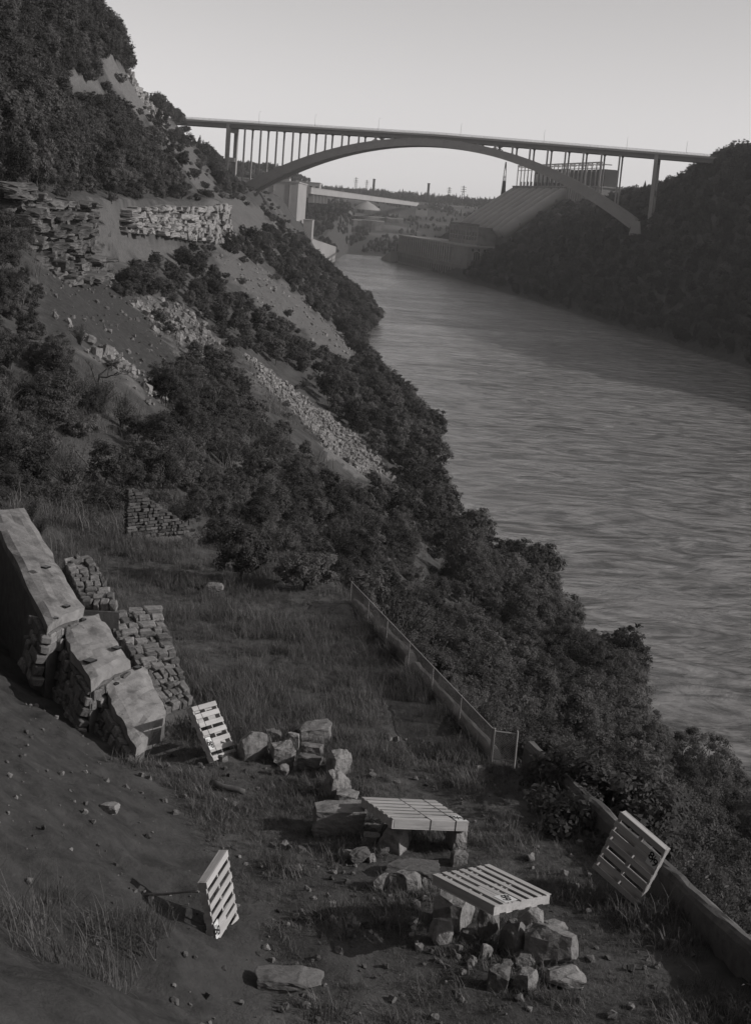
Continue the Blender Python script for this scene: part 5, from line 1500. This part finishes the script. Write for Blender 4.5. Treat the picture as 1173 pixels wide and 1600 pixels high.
scatter('scree', lambda x, y: on_patch('upper_scree', x, y, terrain(x, y), 20.0), *bb('upper_scree', 16), 1.5, 0.2, 1.0, SMALL, 'loose stones strewn around the upper scree', 'scree', .2, 22)
scatter('gravel', lambda x, y: (x > x_base(y) + .2) & (x < x_edge(y) - .2) & (N1.fbm(x / 2.2, y / 2.2, 3) > -.15), -5, 8, 22, 40, 0.2, 0.02, 0.2, PEB, 'small stones strewn over the trampled bare ground', 'gravel', .35, 5, .25, 3.5)
scatter('gravel', lambda x, y: (x < x_base(y) + .3), -9, 0, 22, 40, 0.33, 0.03, 0.16, PEB, 'clods and small stones on the dark dirt slope', 'gravel', .3, 6, .3, 4.0)
scatter('gravel', wob('chute'), *bb('chute', 10), 1.1, 0.1, 0.8, PEB, 'loose stones on the bare dirt chute', 'gravel', .35, 7, .3, 3.5)
grass('grass', lambda x, y: np.exp(-np.maximum(x_edge(y) - .25 - x, 0) / .5) * (x < x_edge(y) - .2) * (y < 38) * sstep(-.2, .2, N1.fbm(x / .9, y / .9, 2)), 3, 10, 22, 38, 0.14, .7, 1.35, TUFT, 'weeds and long grass along the foot of the low wall', .7, 39)
for i, (px, py, w_, lb) in enumerate(((222, 1240, 8, 'small pale stone low on the dirt slope'), (437, 1425, 9, 'pale stone on the bare ground right of the standing pallet'), (384, 1351, 7, 'tiny white stone near the top of the standing pallet'),
                                      (480, 1392, 12, 'pale flat stone on the bare ground in the middle'), (490, 1404, 8, 'small stone next to the pale flat stone'), (470, 1330, 13, 'flat chip of stone in the thin grass'), (405, 1492, 10, 'pale stone near the foot of the standing pallet'),
                                      (552, 1448, 17, 'flat pale stone in the grass left of the boulder pile'), (426, 1322, 10, 'pale stone above the standing pallet'), (458, 1320, 8, 'small stone in the trampled grass'))):
    p = on_ground(px, py); k = float((p - EYE) @ _fw) / F_PX
    o = link('stone', PEB[i % 4], None, (p[0], p[1], p[2] - .03), (rw.normal() * .2, rw.normal() * .2, rw.uniform(0, 6)), (w_ * k * 1.2, w_ * k, w_ * k * .7)); setp(o, lb, 'stone', 'small stones on the bare ground')

inb = lambda x, y: (x > x_base(y) + .2) & (x < x_edge(y) + .1)
patch = lambda x, y: sstep(-.35, .3, N2.fbm(x / 3, y / 4, 4))
def field_mask(x, y):
    right_of_wall = (x > np.interp(y, [36, 41.5, 46, 50, 60, 70], [-4.5, -4.6, -6.4, -11, -13, -13]))
    rows = sstep(34.5, 38.5, y + 0.25 * (x - 0))
    return inb(x, y) * right_of_wall * rows * (0.10 + .90 * patch(x * 1.4, y * 1.4)) * (1 - .75 * np.exp(-((x - (2.2 - (y - 36) * .17)) / .8) ** 2))
grass('grass', field_mask, -13, 5, 33, 76, 0.16, .6, 1.25, TUFT, 'rough tall grass covering the level bench', .9, 31)
grass('grass', lambda x, y: inb(x, y) * (y < 40) * sstep(-.45, .3, N1.fbm(x / 1.6, y / 1.6, 4)), -6, 9, 21, 40, 0.115, .5, 1.7, SHORT + TUFT[2:3], 'thin trampled grass on the bare foreground', .85, 32)
grass('grass', lambda x, y: np.exp(-np.maximum(x_edge(y) - x, 0) / .5) * (x < x_edge(y) + .1) * (y > 38.6) * (y < 58) * sstep(-.3, .2, N1.fbm(x / .9, y / .9, 2)), -3, 5, 38, 58, 0.15, .6, 1.2, TUFT, 'weeds along the foot of the wire fence', .7, 40)
grass('grass', lambda x, y: (x < x_base(y)) * sstep(.05, .5, N1.fbm(x / 1.2 + 4, y / 1.2, 4)), -9, 0, 21, 40, 0.3, .5, 1.2, SHORT, 'sparse weeds on the dirt slope', .06, 33)
grass('grass', lambda x, y: (x < x_base(y) - 2.2 + .6 * N1(x, y)) * (y < 24.6) * sstep(-.3, .2, N2.fbm(x / .8, y / .8, 3)), -8, -2, 20, 25.5, 0.3, .5, 1.0, LONG, 'long pale grass at the lower left corner', .5, 34)
grass('grass', lambda x, y: (x > x_edge(y) + .3) * (x < x_edge(y) + 5), -6, 14, 22, 66, 0.33, .8, 1.8, TUFT, 'rank grass just over the low wall', .8, 35)
grass('grass', lambda x, y: (x < x_base(y) + .5) * patch(x, y) * ~on_patch('chute', x, y, terrain(x, y)), -22, -6, 46, 78, 0.34, .8, 1.8, TUFT, 'rank grass on the slope above the ruined wall', .75, 36)
grass('grass', lambda x, y: ((y > 66) | (x > x_edge(y))) * (x < x_shore(y) - 2) * patch(x, y) * ~on_patch('chute', x, y, terrain(x, y)), -30, 30, 66, 135, 0.75, 1.5, 3.5, TUFT, 'rank grass between the bushes beyond the bench', .8, 37)
grass('grass', lambda x, y: (x < x_shore(y) - 3) * (x > x_ledge(y)) * patch(x / 3, y / 3) * ~on_patch('chute', x, y, terrain(x, y)) * ~on_patch('scree', x, y, terrain(x, y)), -62, 40, 135, 330, 1.5, 2.0, 5.0, TUFT, 'rough grass between the scrub of the talus slope', .6, 38)

# a few single plants that stand out
def special(key, px, py, sc, name, label):
    p = on_ground(px, py)
    c = (p[0], p[1], p[2], sc, key); return place(c, name, label, 'tree', None)
special('conifer1', 289, 190, 1.25, 'pine_tree', 'lone small pine standing out on the rim left of the bridge deck')
special('conifer0', 579, 512, 1.4, 'pine_tree', 'small pointed conifer on the little headland by the river')
def dead_tree(base, h, label, seed):
    r_ = np.random.default_rng(seed); e = empty('dead_tree', base, label, 'tree'); mb = MB()
    def grow(p, d, L, r, lev):
        q = p + d * L; m_ = (p + q) / 2 + r_.normal(size=3) * L * .06
        mb.tube([p, m_, q], [r, r * .8, r * .6], 5)
        if lev:
            for k in range(3):
                nd_ = d + r_.normal(size=3) * .42; nd_[2] = abs(nd_[2]); nd_ /= np.linalg.norm(nd_)
                grow(p + d * L * r_.uniform(.5, 1), nd_, L * r_.uniform(.5, .75), r * .55, lev - 1)
    grow(np.array([0, 0, -.5]), np.array([.1, 0, 1.0]), h * .42, .16, 4); mb.build('branches', M_BARK, e); return e
p = on_ground(628, 640); dead_tree(p, 13, 'bare leafless tree leaning over the water at the left shore', 4)
for (px, py, h_, lb) in ((330, 660, 7, 'grey dead snag among the scrub in the middle of the left slope'), (455, 545, 8, 'bare dead tree beside the pale talus'), (250, 700, 5, 'bare twiggy snag above the grassy bench'),
                          (700, 905, 6, 'dead leafless tree among the trees right of the fence end'), (150, 620, 6, 'dead snag under the bare chute'), (560, 850, 5, 'bare branches sticking out past the end of the fence')):
    dead_tree(on_ground(px, py), h_, lb, px)
p = on_ground(612, 640); 
place((p[0], p[1], p[2], 1.15, 'tree_far2'), 'tree', 'tall dark tree beside the bare leafless one at the shore', 'tree', None)
p = at_y(712, 316, 2000); 
place((p[0], p[1], zat(p[0], p[1]), 2.2, 'conifer1'), 'poplar_tree', 'lone feathery tree standing above the far slope left of the penstocks', 'tree', None)

# rim rock above the wooded face
def rim_pts(ys, dz, dx, h):
    out = []
    for y in ys:
        x = float(x_rim(np.array(y))) + dx; out.append((np.array([x, y, zat(x, y) + dz]), h))
    return out
outcrop('cliff', rim_pts(np.linspace(640, 980, 10), -1, 5.0, 9), 5, 'broken pale rock face just below the rim near the bridge', 6.5, 4, 12, skip=.35, jut=1.2)
outcrop('cliff', rim_pts(np.linspace(560, 640, 4), -20, 14.0, 8), 4, 'small pale rock step in the upper woods', 5, 4, 13, skip=.3, jut=1)
for i, (px, py, w_, lb) in enumerate(((165, 278, 14, 'left of the three pale boulders on the upper path'), (178, 276, 18, 'middle and largest of the pale boulders on the upper path'), (191, 280, 13, 'right of the three pale boulders on the upper path'), (120, 275, 10, 'lone pale boulder left of the three on the upper path'))):
    p = on_ground(px, py + 6); k = float((p - EYE) @ _fw) / F_PX
    setp(link('boulder', bm_mesh(rock_bm(500 + i, 14, 1, .1, 1), 'boulder', M_STONE), None, (p[0], p[1], p[2] - .3), (0, 0, i), (w_ * k, w_ * k * .8, w_ * k * .8)), lb, 'boulder')
#@@NEXT
